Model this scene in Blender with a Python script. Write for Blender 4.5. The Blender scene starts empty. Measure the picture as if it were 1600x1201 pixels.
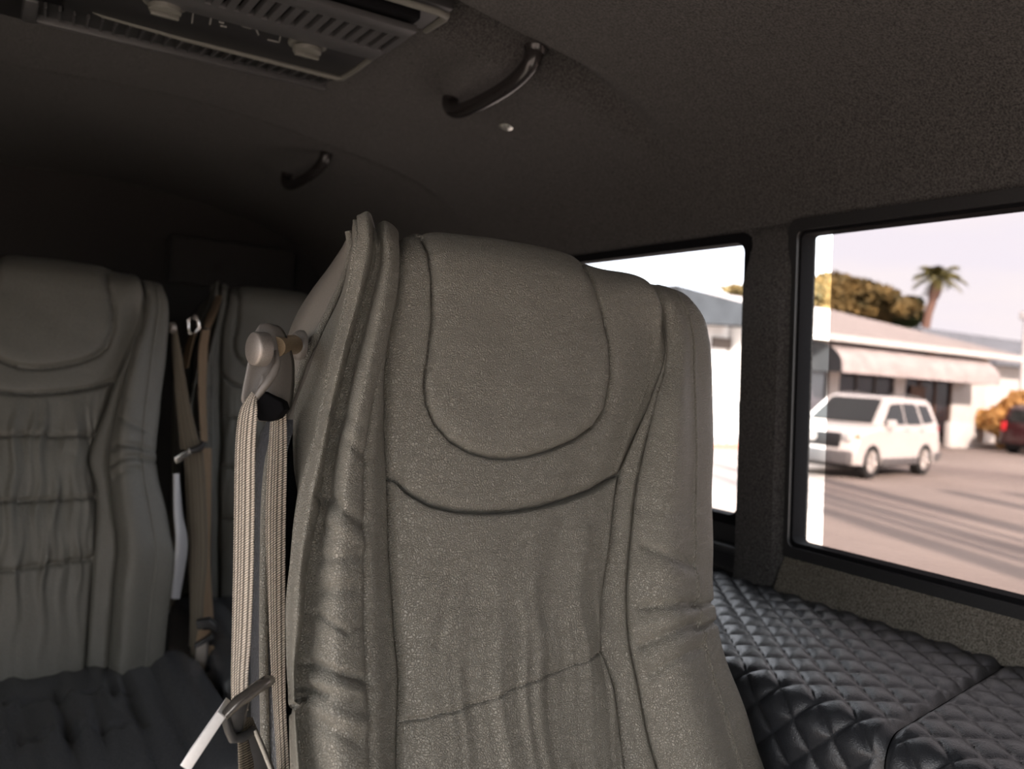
import bpy, bmesh, math, random
import numpy as np
from mathutils import Vector, Matrix, noise as mnoise

S = bpy.context.scene
COL = S.collection
RS = random.Random(7)

# ------------------------------------------------------------------ camera
F = 1360.0
def _n(v):
    v = np.array(v, float); return v / np.linalg.norm(v)
_Z = _n([.065, 1, (600.5 - 582) / F])
_Y = _n([-842 / F, -(527.3 - 600.5) / F, -1]); _Y = _n(_Y - _Z * _Y.dot(_Z))
_X = np.cross(_Y, _Z)
RC = np.array([_X, _Y, _Z])           # camera vector -> world vector
CP = np.array([0, 0, 1.72])
cam_d = bpy.data.cameras.new('camera'); cam = bpy.data.objects.new('camera', cam_d); COL.objects.link(cam)
M = Matrix([list(RC[i]) + [CP[i]] for i in range(3)] + [[0, 0, 0, 1]])
cam.matrix_world = M
cam_d.sensor_width = 36; cam_d.lens = F / 1600 * 36
cam_d.clip_start = .02; cam_d.clip_end = 500
cam_d.dof.use_dof = True; cam_d.dof.focus_distance = .93; cam_d.dof.aperture_fstop = 5.0
S.camera = cam

# ------------------------------------------------------------------ light
SUN = np.array([-.37, -.93, 0.0]); SUN = _n(SUN) * math.cos(math.radians(29)); SUN[2] = math.sin(math.radians(29))
sd = bpy.data.lights.new('sun', 'SUN'); so = bpy.data.objects.new('sun', sd); COL.objects.link(so)
so.rotation_euler = Vector(SUN).to_track_quat('Z', 'Y').to_euler(); so.location = (-5, -12, 12)
sd.energy = 23; sd.angle = math.radians(1.2); sd.color = (1, .88, .76)
W = bpy.data.worlds.new('sky'); S.world = W; W.use_nodes = True
nt = W.node_tree; nd = nt.nodes; lk = nt.links
bg = nd['Background']; tc = nd.new('ShaderNodeTexCoord'); nz = nd.new('ShaderNodeTexNoise'); mp = nd.new('ShaderNodeMapping')
mp.inputs['Scale'].default_value = (1.2, 1.2, 5); nz.inputs['Scale'].default_value = 2.2; nz.inputs['Detail'].default_value = 4
lk.new(tc.outputs['Generated'], mp.inputs[0]); lk.new(mp.outputs[0], nz.inputs[0])
cr = nd.new('ShaderNodeValToRGB'); cr.color_ramp.elements[0].position = .35; cr.color_ramp.elements[0].color = (.88, .90, .97, 1)
cr.color_ramp.elements[1].position = .68; cr.color_ramp.elements[1].color = (1.0, .985, .94, 1)
lk.new(nz.outputs[0], cr.inputs[0]); lk.new(cr.outputs[0], bg.inputs[0]); bg.inputs[1].default_value = 4.6

S.view_settings.view_transform = 'Standard'; S.view_settings.look = 'None'
S.view_settings.exposure = 0.0; S.view_settings.gamma = 1; S.view_settings.use_curve_mapping = False
S.cycles.max_bounces = 10; S.cycles.diffuse_bounces = 5; S.cycles.transparent_max_bounces = 16
S.cycles.caustics_reflective = False; S.cycles.caustics_refractive = False
S.cycles.sample_clamp_indirect = 6

# ------------------------------------------------------------------ helpers
def ray(px, py):
    v = RC @ np.array([(px - 800) / F, -(py - 600.5) / F, -1.0]); return v
def at(px, py, Y):
    d = ray(px, py); return CP + d * (Y / d[1])
def atx(px, py, X):
    d = ray(px, py); return CP + d * (X / d[0])
def atz(px, py, z):
    d = ray(px, py); return CP + d * ((z - CP[2]) / d[2])
def proj(P):
    v = (P - CP) @ RC
    return 800 + F * v[..., 0] / -v[..., 2], 600.5 - F * v[..., 1] / -v[..., 2]

def nodes(m): return m.node_tree.nodes, m.node_tree.links
def pbr(name, col, rough=.5, metal=0, spec=.5, **kw):
    m = bpy.data.materials.new(name); m.use_nodes = True
    b = m.node_tree.nodes['Principled BSDF']
    b.inputs['Base Color'].default_value = (*col, 1); b.inputs['Roughness'].default_value = rough
    b.inputs['Metallic'].default_value = metal; b.inputs['Specular IOR Level'].default_value = spec
    for k, v in kw.items(): b.inputs[k].default_value = v
    return m
def vary(m, scale, amt, bump=0, dist=.001, detail=3, cols=None, rough=None, coord='Object', stretch=None):
    n, l = nodes(m); b = n['Principled BSDF']
    t = n.new('ShaderNodeTexCoord'); x = n.new('ShaderNodeTexNoise')
    x.inputs['Scale'].default_value = scale; x.inputs['Detail'].default_value = detail
    if stretch:
        mpn = n.new('ShaderNodeMapping'); mpn.inputs['Scale'].default_value = stretch
        l.new(t.outputs[coord], mpn.inputs[0]); l.new(mpn.outputs[0], x.inputs[0])
    else: l.new(t.outputs[coord], x.inputs[0])
    c = b.inputs['Base Color'].default_value[:]
    r = n.new('ShaderNodeValToRGB'); r.color_ramp.elements[0].position = .3; r.color_ramp.elements[1].position = .7
    a, e = cols if cols else ([v * (1 - amt) for v in c[:3]], [min(1, v * (1 + amt)) for v in c[:3]])
    r.color_ramp.elements[0].color = (*a, 1); r.color_ramp.elements[1].color = (*e, 1)
    l.new(x.outputs[0], r.inputs[0]); l.new(r.outputs[0], b.inputs['Base Color'])
    if bump:
        bp = n.new('ShaderNodeBump'); bp.inputs['Strength'].default_value = bump; bp.inputs['Distance'].default_value = dist
        l.new(x.outputs[0], bp.inputs['Height']); l.new(bp.outputs[0], b.inputs['Normal'])
    return m
def leather(name, col, rough, cell=420, strength=.5, dist=.0007, spec=.5):
    m = pbr(name, col, rough, spec=spec); n, l = nodes(m); b = n['Principled BSDF']
    t = n.new('ShaderNodeTexCoord'); w = n.new('ShaderNodeTexNoise'); w.inputs['Scale'].default_value = 90; w.inputs['Detail'].default_value = 2
    mx = n.new('ShaderNodeVectorMath'); mx.operation = 'SCALE'; mx.inputs['Scale'].default_value = .010
    ad = n.new('ShaderNodeVectorMath'); ad.operation = 'ADD'
    l.new(t.outputs['Object'], w.inputs[0]); l.new(w.outputs['Color'], mx.inputs[0]); l.new(mx.outputs[0], ad.inputs[0]); l.new(t.outputs['Object'], ad.inputs[1])
    v = n.new('ShaderNodeTexVoronoi'); v.feature = 'DISTANCE_TO_EDGE'; v.inputs['Scale'].default_value = cell
    l.new(ad.outputs[0], v.inputs[0])
    r = n.new('ShaderNodeMapRange'); r.inputs['From Max'].default_value = .22; l.new(v.outputs['Distance'], r.inputs[0])
    v2 = n.new('ShaderNodeTexNoise'); v2.inputs['Scale'].default_value = 55; v2.inputs['Detail'].default_value = 5; v2.inputs['Distortion'].default_value = 1.2
    l.new(t.outputs['Object'], v2.inputs[0])
    s = n.new('ShaderNodeMath'); s.operation = 'MULTIPLY_ADD'; s.inputs[1].default_value = 1.6
    l.new(v2.outputs[0], s.inputs[0]); l.new(r.outputs[0], s.inputs[2])
    bp = n.new('ShaderNodeBump'); bp.inputs['Strength'].default_value = strength; bp.inputs['Distance'].default_value = dist
    l.new(s.outputs[0], bp.inputs['Height']); l.new(bp.outputs[0], b.inputs['Normal'])
    mm = n.new('ShaderNodeMapRange'); mm.inputs['To Min'].default_value = .78; mm.inputs['To Max'].default_value = 1.04; l.new(r.outputs[0], mm.inputs[0])
    h = n.new('ShaderNodeVectorMath'); h.operation = 'SCALE'; h.inputs[0].default_value = col; l.new(mm.outputs[0], h.inputs['Scale'])
    l.new(h.outputs[0], b.inputs['Base Color'])
    return m

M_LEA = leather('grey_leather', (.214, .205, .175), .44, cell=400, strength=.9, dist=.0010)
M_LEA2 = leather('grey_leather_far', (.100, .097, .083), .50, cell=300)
M_CUSH = leather('dark_seat_leather', (.056, .058, .063), .24, cell=300, strength=.3)
M_QUILT = leather('black_quilted_leather', (.020, .022, .026), .36, cell=350, strength=.25)
M_SHELL = pbr('taupe_vinyl', (.17, .155, .135), .5); vary(M_SHELL, 700, .12, .15, .0004)
M_STITCH = pbr('stitch_thread', (.33, .31, .27), .8); vary(M_STITCH, 900, .2)
M_CARPET = pbr('charcoal_carpet', (.034, .031, .030), 1.0, spec=.05); vary(M_CARPET, 330, .8, 1.0, .004, 4, cols=((.017, .017, .0172), (.096, .092, .089)))
M_CARPET.node_tree.nodes['Principled BSDF'].inputs['Sheen Weight'].default_value = .10
M_CARPB = pbr('taupe_carpet', (.07, .065, .055), 1.0, spec=.05); vary(M_CARPB, 330, .5, .8, .003, 4, cols=((.055, .051, .042), (.19, .172, .145)))
M_FLOOR = pbr('pale_bounce_floor', (.38, .36, .33), .6); vary(M_FLOOR, 40, .1)  # unseen floor, coloured pale to bounce daylight up to the ceiling
M_BLACK = pbr('black_plastic', (.018, .018, .019), .42); vary(M_BLACK, 300, .15, .1, .0003)
M_GREYP = pbr('dark_grey_plastic', (.060, .060, .062), .45); vary(M_GREYP, 400, .12, .1, .0003)
M_KNOB = pbr('grey_knob_plastic', (.13, .13, .115), .5); vary(M_KNOB, 300, .1)
M_TRIMR = pbr('rubber_seal', (.006, .006, .007), .9, spec=.08); vary(M_TRIMR, 200, .15)
M_RING = pbr('bronze_grey_plastic', (.115, .105, .095), .42); vary(M_RING, 900, .12, .2, .0003)
M_BOLT = pbr('cast_steel', (.25, .225, .205), .45, .6); vary(M_BOLT, 1400, .25, .4, .0004)
M_BRASS = pbr('brass_sleeve', (.38, .29, .19), .38, .8); vary(M_BRASS, 800, .15)
M_STEEL = pbr('polished_steel', (.80, .78, .75), .18, 1); vary(M_STEEL, 300, .05)
M_TONGUE = pbr('bright_plated_steel', (.86, .85, .84), .45, .35); vary(M_TONGUE, 300, .03)
M_DSTEEL = pbr('smoked_steel', (.26, .24, .22), .22, .9); vary(M_DSTEEL, 300, .1)
M_HANDLE = pbr('black_gloss_handle', (.020, .018, .018), .22); vary(M_HANDLE, 200, .1)
M_SNAP = pbr('nickel_snap', (.75, .76, .70), .25, .8); vary(M_SNAP, 200, .05)
M_MARK = pbr('panel_print', (.20, .20, .19), .6); vary(M_MARK, 500, .1)

def webbing(name, c1, c2, wscale=900):
    m = pbr(name, c1, .75, spec=.3); n, l = nodes(m); b = n['Principled BSDF']
    u = n.new('ShaderNodeUVMap'); sp = n.new('ShaderNodeSeparateXYZ'); l.new(u.outputs[0], sp.inputs[0])
    r = n.new('ShaderNodeValToRGB'); r.color_ramp.interpolation = 'CONSTANT'
    st = [(0, c1), (.08, c2), (.16, c1), (.30, c2), (.38, c1), (.47, c2), (.53, c1), (.62, c2), (.70, c1), (.84, c2), (.92, c1)]
    e = r.color_ramp.elements; e[0].position = 0; e[0].color = (*c1, 1); e[1].position = .08; e[1].color = (*c2, 1)
    for p, c in st[2:]:
        q = e.new(p); q.color = (*c, 1)
    l.new(sp.outputs[0], r.inputs[0])
    a = n.new('ShaderNodeMath'); a.operation = 'MULTIPLY_ADD'; a.inputs[1].default_value = .012; l.new(sp.outputs[0], a.inputs[0]); l.new(sp.outputs[1], a.inputs[2])
    s = n.new('ShaderNodeMath'); s.operation = 'MULTIPLY'; s.inputs[1].default_value = 2 * math.pi * 420; l.new(a.outputs[0], s.inputs[0])
    si = n.new('ShaderNodeMath'); si.operation = 'SINE'; l.new(s.outputs[0], si.inputs[0])
    bp = n.new('ShaderNodeBump'); bp.inputs['Strength'].default_value = .9; bp.inputs['Distance'].default_value = .0008
    l.new(si.outputs[0], bp.inputs['Height']); l.new(bp.outputs[0], b.inputs['Normal'])
    mr = n.new('ShaderNodeMapRange'); mr.inputs['From Min'].default_value = -1; mr.inputs['To Min'].default_value = .45; mr.inputs['To Max'].default_value = 1.0; l.new(si.outputs[0], mr.inputs[0])
    mu = n.new('ShaderNodeVectorMath'); mu.operation = 'SCALE'; l.new(r.outputs[0], mu.inputs[0]); l.new(mr.outputs[0], mu.inputs['Scale'])
    l.new(mu.outputs[0], b.inputs['Base Color'])
    return m
M_WEB = webbing('striped_webbing', (.74, .66, .56), (.17, .145, .12))
M_WEBD = webbing('olive_webbing', (.24, .205, .155), (.16, .14, .11))
M_WEBC = webbing('tan_webbing', (.52, .37, .24), (.36, .25, .16))

def glass(name, tint, gl=.06):
    m = bpy.data.materials.new(name); m.use_nodes = True; n, l = nodes(m); n.remove(n['Principled BSDF'])
    t = n.new('ShaderNodeBsdfTransparent'); t.inputs[0].default_value = (*tint, 1)
    g = n.new('ShaderNodeBsdfGlossy'); g.inputs['Roughness'].default_value = .02
    lw = n.new('ShaderNodeLayerWeight'); pw = n.new('ShaderNodeMath'); pw.operation = 'POWER'; pw.inputs[1].default_value = 5; l.new(lw.outputs['Facing'], pw.inputs[0])
    fr = n.new('ShaderNodeMath'); fr.operation = 'MULTIPLY_ADD'; fr.inputs[1].default_value = .5; fr.inputs[2].default_value = .03; l.new(pw.outputs[0], fr.inputs[0])
    x = n.new('ShaderNodeMixShader'); l.new(fr.outputs[0], x.inputs[0]); l.new(t.outputs[0], x.inputs[1]); l.new(g.outputs[0], x.inputs[2])
    l.new(x.outputs[0], n['Material Output'].inputs[0]); return m
M_GLASS = glass('clear_glass', (.94, .96, .97)); M_FILM = glass('tint_film', (.262, .230, .228)); M_GLASSR = glass('rear_glass', (.68, .70, .74))

def tag(o, label=None, cat=None, group=None, kind=None):
    if label: o['label'] = label
    if cat: o['category'] = cat
    if group: o['group'] = group
    if kind: o['kind'] = kind
    return o
def empty(name, loc, label, cat, group=None):
    o = bpy.data.objects.new(name, None); o.empty_display_size = .05; COL.objects.link(o); o.location = loc
    return tag(o, label, cat, group)
def link(name, me, mat, parent=None, smooth=True):
    o = bpy.data.objects.new(name, me); COL.objects.link(o)
    if mat is not None: me.materials.append(mat)
    if smooth: me.shade_smooth()
    if parent is not None:
        o.parent = parent
        p = parent; off = Vector((0, 0, 0))
        while p is not None: off += p.location; p = p.parent
        o.location = -off
    return o
def mesh(name, V, Fc, mat, parent=None, smooth=True, uv=None, local=False):
    me = bpy.data.meshes.new(name)
    V = np.asarray(V, dtype=np.float64)
    me.from_pydata([tuple(v) for v in V.tolist()], [], [tuple(f) for f in (Fc.tolist() if isinstance(Fc, np.ndarray) else Fc)])
    if uv is not None:
        ul = me.uv_layers.new(name='UVMap'); li = np.zeros(len(me.loops), dtype=np.int32); me.loops.foreach_get('vertex_index', li)
        ul.data.foreach_set('uv', np.asarray(uv)[li].astype(np.float32).ravel())
    me.update()
    o = link(name, me, mat, parent, smooth)
    if local: o.location = (0, 0, 0)
    return o
class MB:
    """collects shapes into one mesh"""
    def __init__(s): s.bm = bmesh.new()
    def box(s, a, b, bev=0, seg=2, rot=None, cen=None):
        a = Vector(a); b = Vector(b); c = (a + b) / 2; d = b - a
        r = bmesh.ops.create_cube(s.bm, size=1); vs = r['verts']
        for v in vs: v.co = Vector((v.co.x * d.x, v.co.y * d.y, v.co.z * d.z))
        if bev:
            es = list({e for v in vs for e in v.link_edges})
            rr = bmesh.ops.bevel(s.bm, geom=es, offset=bev, segments=seg, affect='EDGES', profile=.5)
            vs = list({v for f in rr['faces'] for v in f.verts} | {v for v in vs if v.is_valid})
            # gather whole island
            st = [v for v in vs if v.is_valid]; seen = set(st)
            while st:
                v = st.pop()
                for e in v.link_edges:
                    w = e.other_vert(v)
                    if w not in seen: seen.add(w); st.append(w)
            vs = list(seen)
        for v in vs:
            if rot is not None: v.co = rot @ v.co
            v.co += c if cen is None else Vector(cen)
        return s
    def tube(s, pts, r, seg=12, cap=True):
        pts = [Vector(p) for p in pts]; n = len(pts); rr = r if isinstance(r, (list, tuple)) else [r] * n
        rings = []; up = None
        for i, p in enumerate(pts):
            t = (pts[min(i + 1, n - 1)] - pts[max(i - 1, 0)]).normalized()
            if up is None:
                up = Vector((0, 0, 1)) if abs(t.z) < .9 else Vector((1, 0, 0))
            a = t.cross(up).normalized(); b = a.cross(t).normalized(); up = b
            rings.append([s.bm.verts.new(p + (a * math.cos(2 * math.pi * k / seg) + b * math.sin(2 * math.pi * k / seg)) * rr[i]) for k in range(seg)])
        for i in range(n - 1):
            for k in range(seg):
                s.bm.faces.new((rings[i][k], rings[i][(k + 1) % seg], rings[i + 1][(k + 1) % seg], rings[i + 1][k]))
        if cap: s.bm.faces.new(rings[0][::-1]); s.bm.faces.new(rings[-1])
        return s
    def lathe(s, c, axis, prof, seg=28):
        c = Vector(c); ax = Vector(axis).normalized(); a = ax.orthogonal().normalized(); b = ax.cross(a)
        rings = []
        for (h, r) in prof:
            rings.append([s.bm.verts.new(c + ax * h + (a * math.cos(2 * math.pi * k / seg) + b * math.sin(2 * math.pi * k / seg)) * max(r, 1e-5)) for k in range(seg)])
        for i in range(len(rings) - 1):
            for k in range(seg): s.bm.faces.new((rings[i][k], rings[i][(k + 1) % seg], rings[i + 1][(k + 1) % seg], rings[i + 1][k]))
        s.bm.faces.new(rings[0][::-1]); s.bm.faces.new(rings[-1]); return s
    def prism(s, poly, d, bev=0):
        vs = [s.bm.verts.new(p) for p in poly]; ws = [s.bm.verts.new(Vector(p) + Vector(d)) for p in poly]; n = len(vs)
        fs = [s.bm.faces.new(vs), s.bm.faces.new(ws[::-1])]
        for i in range(n): s.bm.faces.new((vs[i], ws[i], ws[(i + 1) % n], vs[(i + 1) % n]))
        if bev:
            es = [e for f in fs for e in f.edges]
            bmesh.ops.bevel(s.bm, geom=es, offset=bev, segments=3, affect='EDGES', profile=.5)
        return s
    def build(s, name, mat, parent=None, smooth=True, local=False, sharp=True):
        bmesh.ops.recalc_face_normals(s.bm, faces=s.bm.faces)
        me = bpy.data.meshes.new(name); s.bm.to_mesh(me); s.bm.free()
        o = link(name, me, mat, parent, smooth)
        if smooth and sharp:
            try: me.set_sharp_from_angle(angle=math.radians(40))
            except Exception: pass
        if local: o.location = (0, 0, 0)
        return o
def poly_interp(pts, y):
    pts = sorted(pts); ys = [p[0] for p in pts]; xs = [p[1] for p in pts]
    return np.interp(y, ys, xs)
def smooth_interp(pts, y):
    """monotone-ish cubic through (y,x) pairs"""
    pts = sorted(pts); ys = np.array([p[0] for p in pts], float); xs = np.array([p[1] for p in pts], float)
    y = np.asarray(y, float); d = np.diff(xs) / np.diff(ys); m = np.zeros(len(xs)); m[0] = d[0]; m[-1] = d[-1]
    for i in range(1, len(xs) - 1):
        m[i] = 0 if d[i - 1] * d[i] < 0 else (0.0 if d[i-1] + d[i] == 0 else 2 * d[i - 1] * d[i] / (d[i - 1] + d[i]))
    yc = np.clip(y, ys[0], ys[-1]); k = np.clip(np.searchsorted(ys, yc) - 1, 0, len(ys) - 2); h = ys[k + 1] - ys[k]; t = (yc - ys[k]) / h
    return ((2 * t**3 - 3 * t**2 + 1) * xs[k] + (t**3 - 2 * t**2 + t) * h * m[k] + (-2 * t**3 + 3 * t**2) * xs[k + 1] + (t**3 - t**2) * h * m[k + 1])
def spline(pts, n):
    """catmull rom through points, n samples per span"""
    P = [np.array(p, float) for p in pts]; P = [2 * P[0] - P[1]] + P + [2 * P[-1] - P[-2]]; out = []
    for i in range(1, len(P) - 2):
        for k in range(n):
            t = k / n
            out.append(.5 * (2 * P[i] + (P[i + 1] - P[i - 1]) * t + (2 * P[i - 1] - 5 * P[i] + 4 * P[i + 1] - P[i + 2]) * t * t + (3 * P[i] - P[i - 1] - 3 * P[i + 1] + P[i + 2]) * t**3))
    out.append(P[-2]); return np.array(out)
def copy_tree(o, parent=None):
    c = o.copy(); COL.objects.link(c); c.parent = parent
    for ch in list(o.children): copy_tree(ch, c)
    return c

# ================================================================== SETTING
def wx(z): return 1.3 - .055 * max(0, z - 1.4)      # side wall leans inward
def struct(o): o['kind'] = 'structure'; return o

# ceiling: cross profile swept along Y, with two shallow cross grooves
prof = spline([(-.66, 2.05), (-.60, 2.17), (-.45, 2.27), (-.2, 2.318), (.1, 2.335), (.47, 2.335), (.79, 2.292), (.98, 2.253), (1.14, 2.185), (1.225, 2.10), (wx(2.03), 2.03)], 10)
ys = np.concatenate([np.arange(-1.5, 1.2, .1), np.arange(1.2, 1.45, .006), np.arange(1.45, 2.15, .05), np.arange(2.15, 2.4, .006), np.arange(2.4, 3.61, .1)])
V = []; UVn = []
for y in ys:
    for (x, z) in prof:
        g = .050 * math.exp(-((y - 1.335) / .036) ** 2) * min(1, max(0, (1.28 - x) / .15)) + .045 * math.exp(-((y - 2.255) / .024) ** 2)
        st = -.012 / (1 + math.exp(-(y - 1.335) / .012)) + .018 / (1 + math.exp(-(y - 2.26) / .01))
        k = min(1, max(0, (1.2 - x) / .3))
        V.append((x, y, z + (g + st * 1.2) * k + .0025 * mnoise.noise((x * 6, y * 6, 3))))
nx = len(prof); Fc = [(i * nx + j, i * nx + j + 1, (i + 1) * nx + j + 1, (i + 1) * nx + j) for i in range(len(ys) - 1) for j in range(nx - 1)]
struct(mesh('ceiling', V, Fc, M_CARPET))
# roof skin above (keeps daylight out, gives thickness)
V2 = [(x * 1.03 - .01, y, z + .06) for (x, y, z) in V]
struct(mesh('trim_1', V2, [f[::-1] for f in Fc], M_CARPET))

# right wall: panels round the two windows (A: Y -.35..1.085 ; B: Y 1.20..2.25)
def wallpanel(mb, y0, y1, z0, z1, t=.05, inn=0):
    a = [(wx(z0) - inn, y0, z0), (wx(z0) - inn, y1, z0), (wx(z1) - inn, y1, z1), (wx(z1) - inn, y0, z1)]
    mb.prism(a, (t + inn, 0, 0))
ZT, ZB = 2.012, 1.432
mb = MB()
wallpanel(mb, -1.5, 3.6, ZT, 2.09)
wallpanel(mb, -1.5, 3.6, .5, 1.36)
wallpanel(mb, -1.5, -.42, 1.36, ZT); wallpanel(mb, 2.3, 3.6, 1.36, ZT)
struct(mb.build('wall_right', M_CARPET, smooth=False))
mb = MB(); mb.prism([(1.262, -.42, 1.350), (1.302, -.42, 1.350), (1.302, -.42, ZB), (wx(ZB) - .002, -.42, ZB)], (0, 1.505, 0)); 
wallpanel(mb, -.42, 1.085, 1.355, ZB)
struct(mb.build('trim_2', M_CARPB, smooth=False))
mb = MB(); wallpanel(mb, 1.085, 2.3, 1.36, 1.455, .02); mb.box((1.27, 1.19, 1.395), (1.31, 2.3, 1.41), .006)
struct(mb.build('trim_3', M_BLACK))
# pillar between the windows, standing proud of the wall
mb = MB()
pts = []
for z in (1.355, 1.6, 1.85, 2.03): pts.append(z)
sec = [(.05, 1.200), (-.012, 1.196), (-.034, 1.185), (-.038, 1.165), (-.036, 1.125), (-.030, 1.100), (-.010, 1.087), (.05, 1.086)]
rows = [[mb.bm.verts.new((wx(z) + (dx if dx > 0 else dx * max(0, 1 - max(0, z - 1.93) / .075)), y, z)) for dx, y in sec] for z in np.linspace(1.35, 2.06, 16)]
for a, b in zip(rows, rows[1:]):
    for k in range(len(sec) - 1): mb.bm.faces.new((a[k], a[k + 1], b[k + 1], b[k]))
mb.bm.faces.new(rows[-1]); mb.bm.faces.new(rows[0][::-1])
struct(mb.build('trim_4', M_CARPET))

def frame_ring(mb, y0, y1, z0, z1, w, dep, rad, x_off=0, seg=6):
    """rounded rectangular ring on the leaning wall plane"""
    def loop(o, r):
        out = []
        for (cy, cz, a0) in ((y1 - o - r, z1 - o - r, 0), (y0 + o + r, z1 - o - r, 90), (y0 + o + r, z0 + o + r, 180), (y1 - o - r, z0 + o + r, 270)):
            for k in range(seg + 1):
                a = math.radians(a0 + 90 * k / seg); out.append((cy + r * math.cos(a), cz + r * math.sin(a)))
        return out
    A = loop(0, rad + w * .3); B = loop(w, rad)
    def ring(L, dx): return [mb.bm.verts.new((wx(z) + dx, y, z)) for y, z in L]
    r1 = ring(A, x_off); r2 = ring(B, x_off); r3 = ring(B, x_off + dep); r4 = ring(A, x_off + dep); n = len(A)
    for P, Q in ((r1, r2), (r2, r3), (r3, r4), (r4, r1)):
        for k in range(n): mb.bm.faces.new((P[k], P[(k + 1) % n], Q[(k + 1) % n], Q[k]))
def pane(name, y0, y1, z0, z1, dx, mat, parent):
    # a pane with real thickness would double the tint; a single sheet of glazing
    return mesh(name, [(wx(z0) + dx, y0, z0), (wx(z0) + dx, y1, z0), (wx(z1) + dx, y1, z1), (wx(z1) + dx, y0, z1)], [(0, 1, 2, 3)], mat, parent, smooth=False)
def window(name, y0, y1, z0, z1, rad, w, film=None):
    o = bpy.data.objects.new(name, None); COL.objects.link(o); o.location = (1.3, (y0 + y1) / 2, z0); struct(o)
    mb = MB(); frame_ring(mb, y0, y1, z0, z1, w, .035, rad, -.004); mb.build('window_frame', M_TRIMR, o)
    pane('glass_pane', y0 + w * .5, y1 - w * .5, z0 + w * .5, z1 - w * .5, .022, M_GLASS if film else M_GLASSR, o)
    if film: pane('tint_film', film[0], film[1], z0 + w * .5, z1 - w * .5, .020, M_FILM, o)
    return o
window('window_1', -.42, 1.092, 1.425, 2.022, .012, .018, film=(-.41, 1.026))
window('window_2', 1.193, 2.3, 1.447, 2.022, .022, .019)
mb = MB(); frame_ring(mb, -.43, 1.098, 1.415, 2.03, .020, .012, .012, -.012); struct(mb.build('trim_5', M_BLACK))

# left wall with the open sliding-door aperture, end walls, floor
mb = MB()
mb.box((-.72, 1.0, .5), (-.66, 3.6, 2.12)); mb.box((-.72, -1.5, 2.04), (-.66, 1.0, 2.12)); mb.box((-.72, -1.5, .5), (-.66, -1.2, 2.06))
struct(mb.build('wall_left', M_CARPET, smooth=False))
mb = MB(); mb.box((-.72, 3.6, .5), (1.36, 3.66, 2.42)); struct(mb.build('wall_back', M_CARPET, smooth=False))
mb = MB(); mb.box((-.72, -1.56, 2.16), (1.36, -1.5, 2.42)); mb.box((.40, -1.56, .5), (1.36, -1.5, 2.16)); mb.box((-.72, -1.56, .5), (-.60, -1.5, 2.16)); struct(mb.build('wall_front', M_CARPET, smooth=False))
mb = MB(); mb.box((-.72, -1.56, .44), (1.36, 3.66, .5)); struct(mb.build('floor', M_FLOOR, smooth=False))
# dark rear header panel between ceiling and the rear seats
mb = MB(); mb.box((.62, 3.50, 1.98), (1.10, 3.598, 2.16), .015); struct(mb.build('trim_6', M_CARPET))

# ================================================================== FRONT SEAT
def seg_dist(px, py, a, b):
    ax, ay = a; bx, by = b; dx, dy = bx - ax, by - ay; L = dx * dx + dy * dy + 1e-9
    t = np.clip(((px - ax) * dx + (py - ay) * dy) / L, 0, 1)
    return np.hypot(px - ax - t * dx, py - ay - t * dy)
def line_dist(px, py, pts):
    d = np.full(px.shape, 1e9)
    for a, b in zip(pts, pts[1:]): d = np.minimum(d, seg_dist(px, py, a, b))
    return d
def inside(px, py, poly):
    r = np.zeros(px.shape, bool); n = len(poly)
    for i in range(n):
        x1, y1 = poly[i]; x2, y2 = poly[(i + 1) % n]
        c = (y1 > py) != (y2 > py)
        r ^= c & (px < (x2 - x1) * (py - y1) / (y2 - y1 + 1e-12) + x1)
    return r
def dens(pts, n=6): return [tuple(p) for p in spline([(a, b) for a, b in pts], n)]

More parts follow.
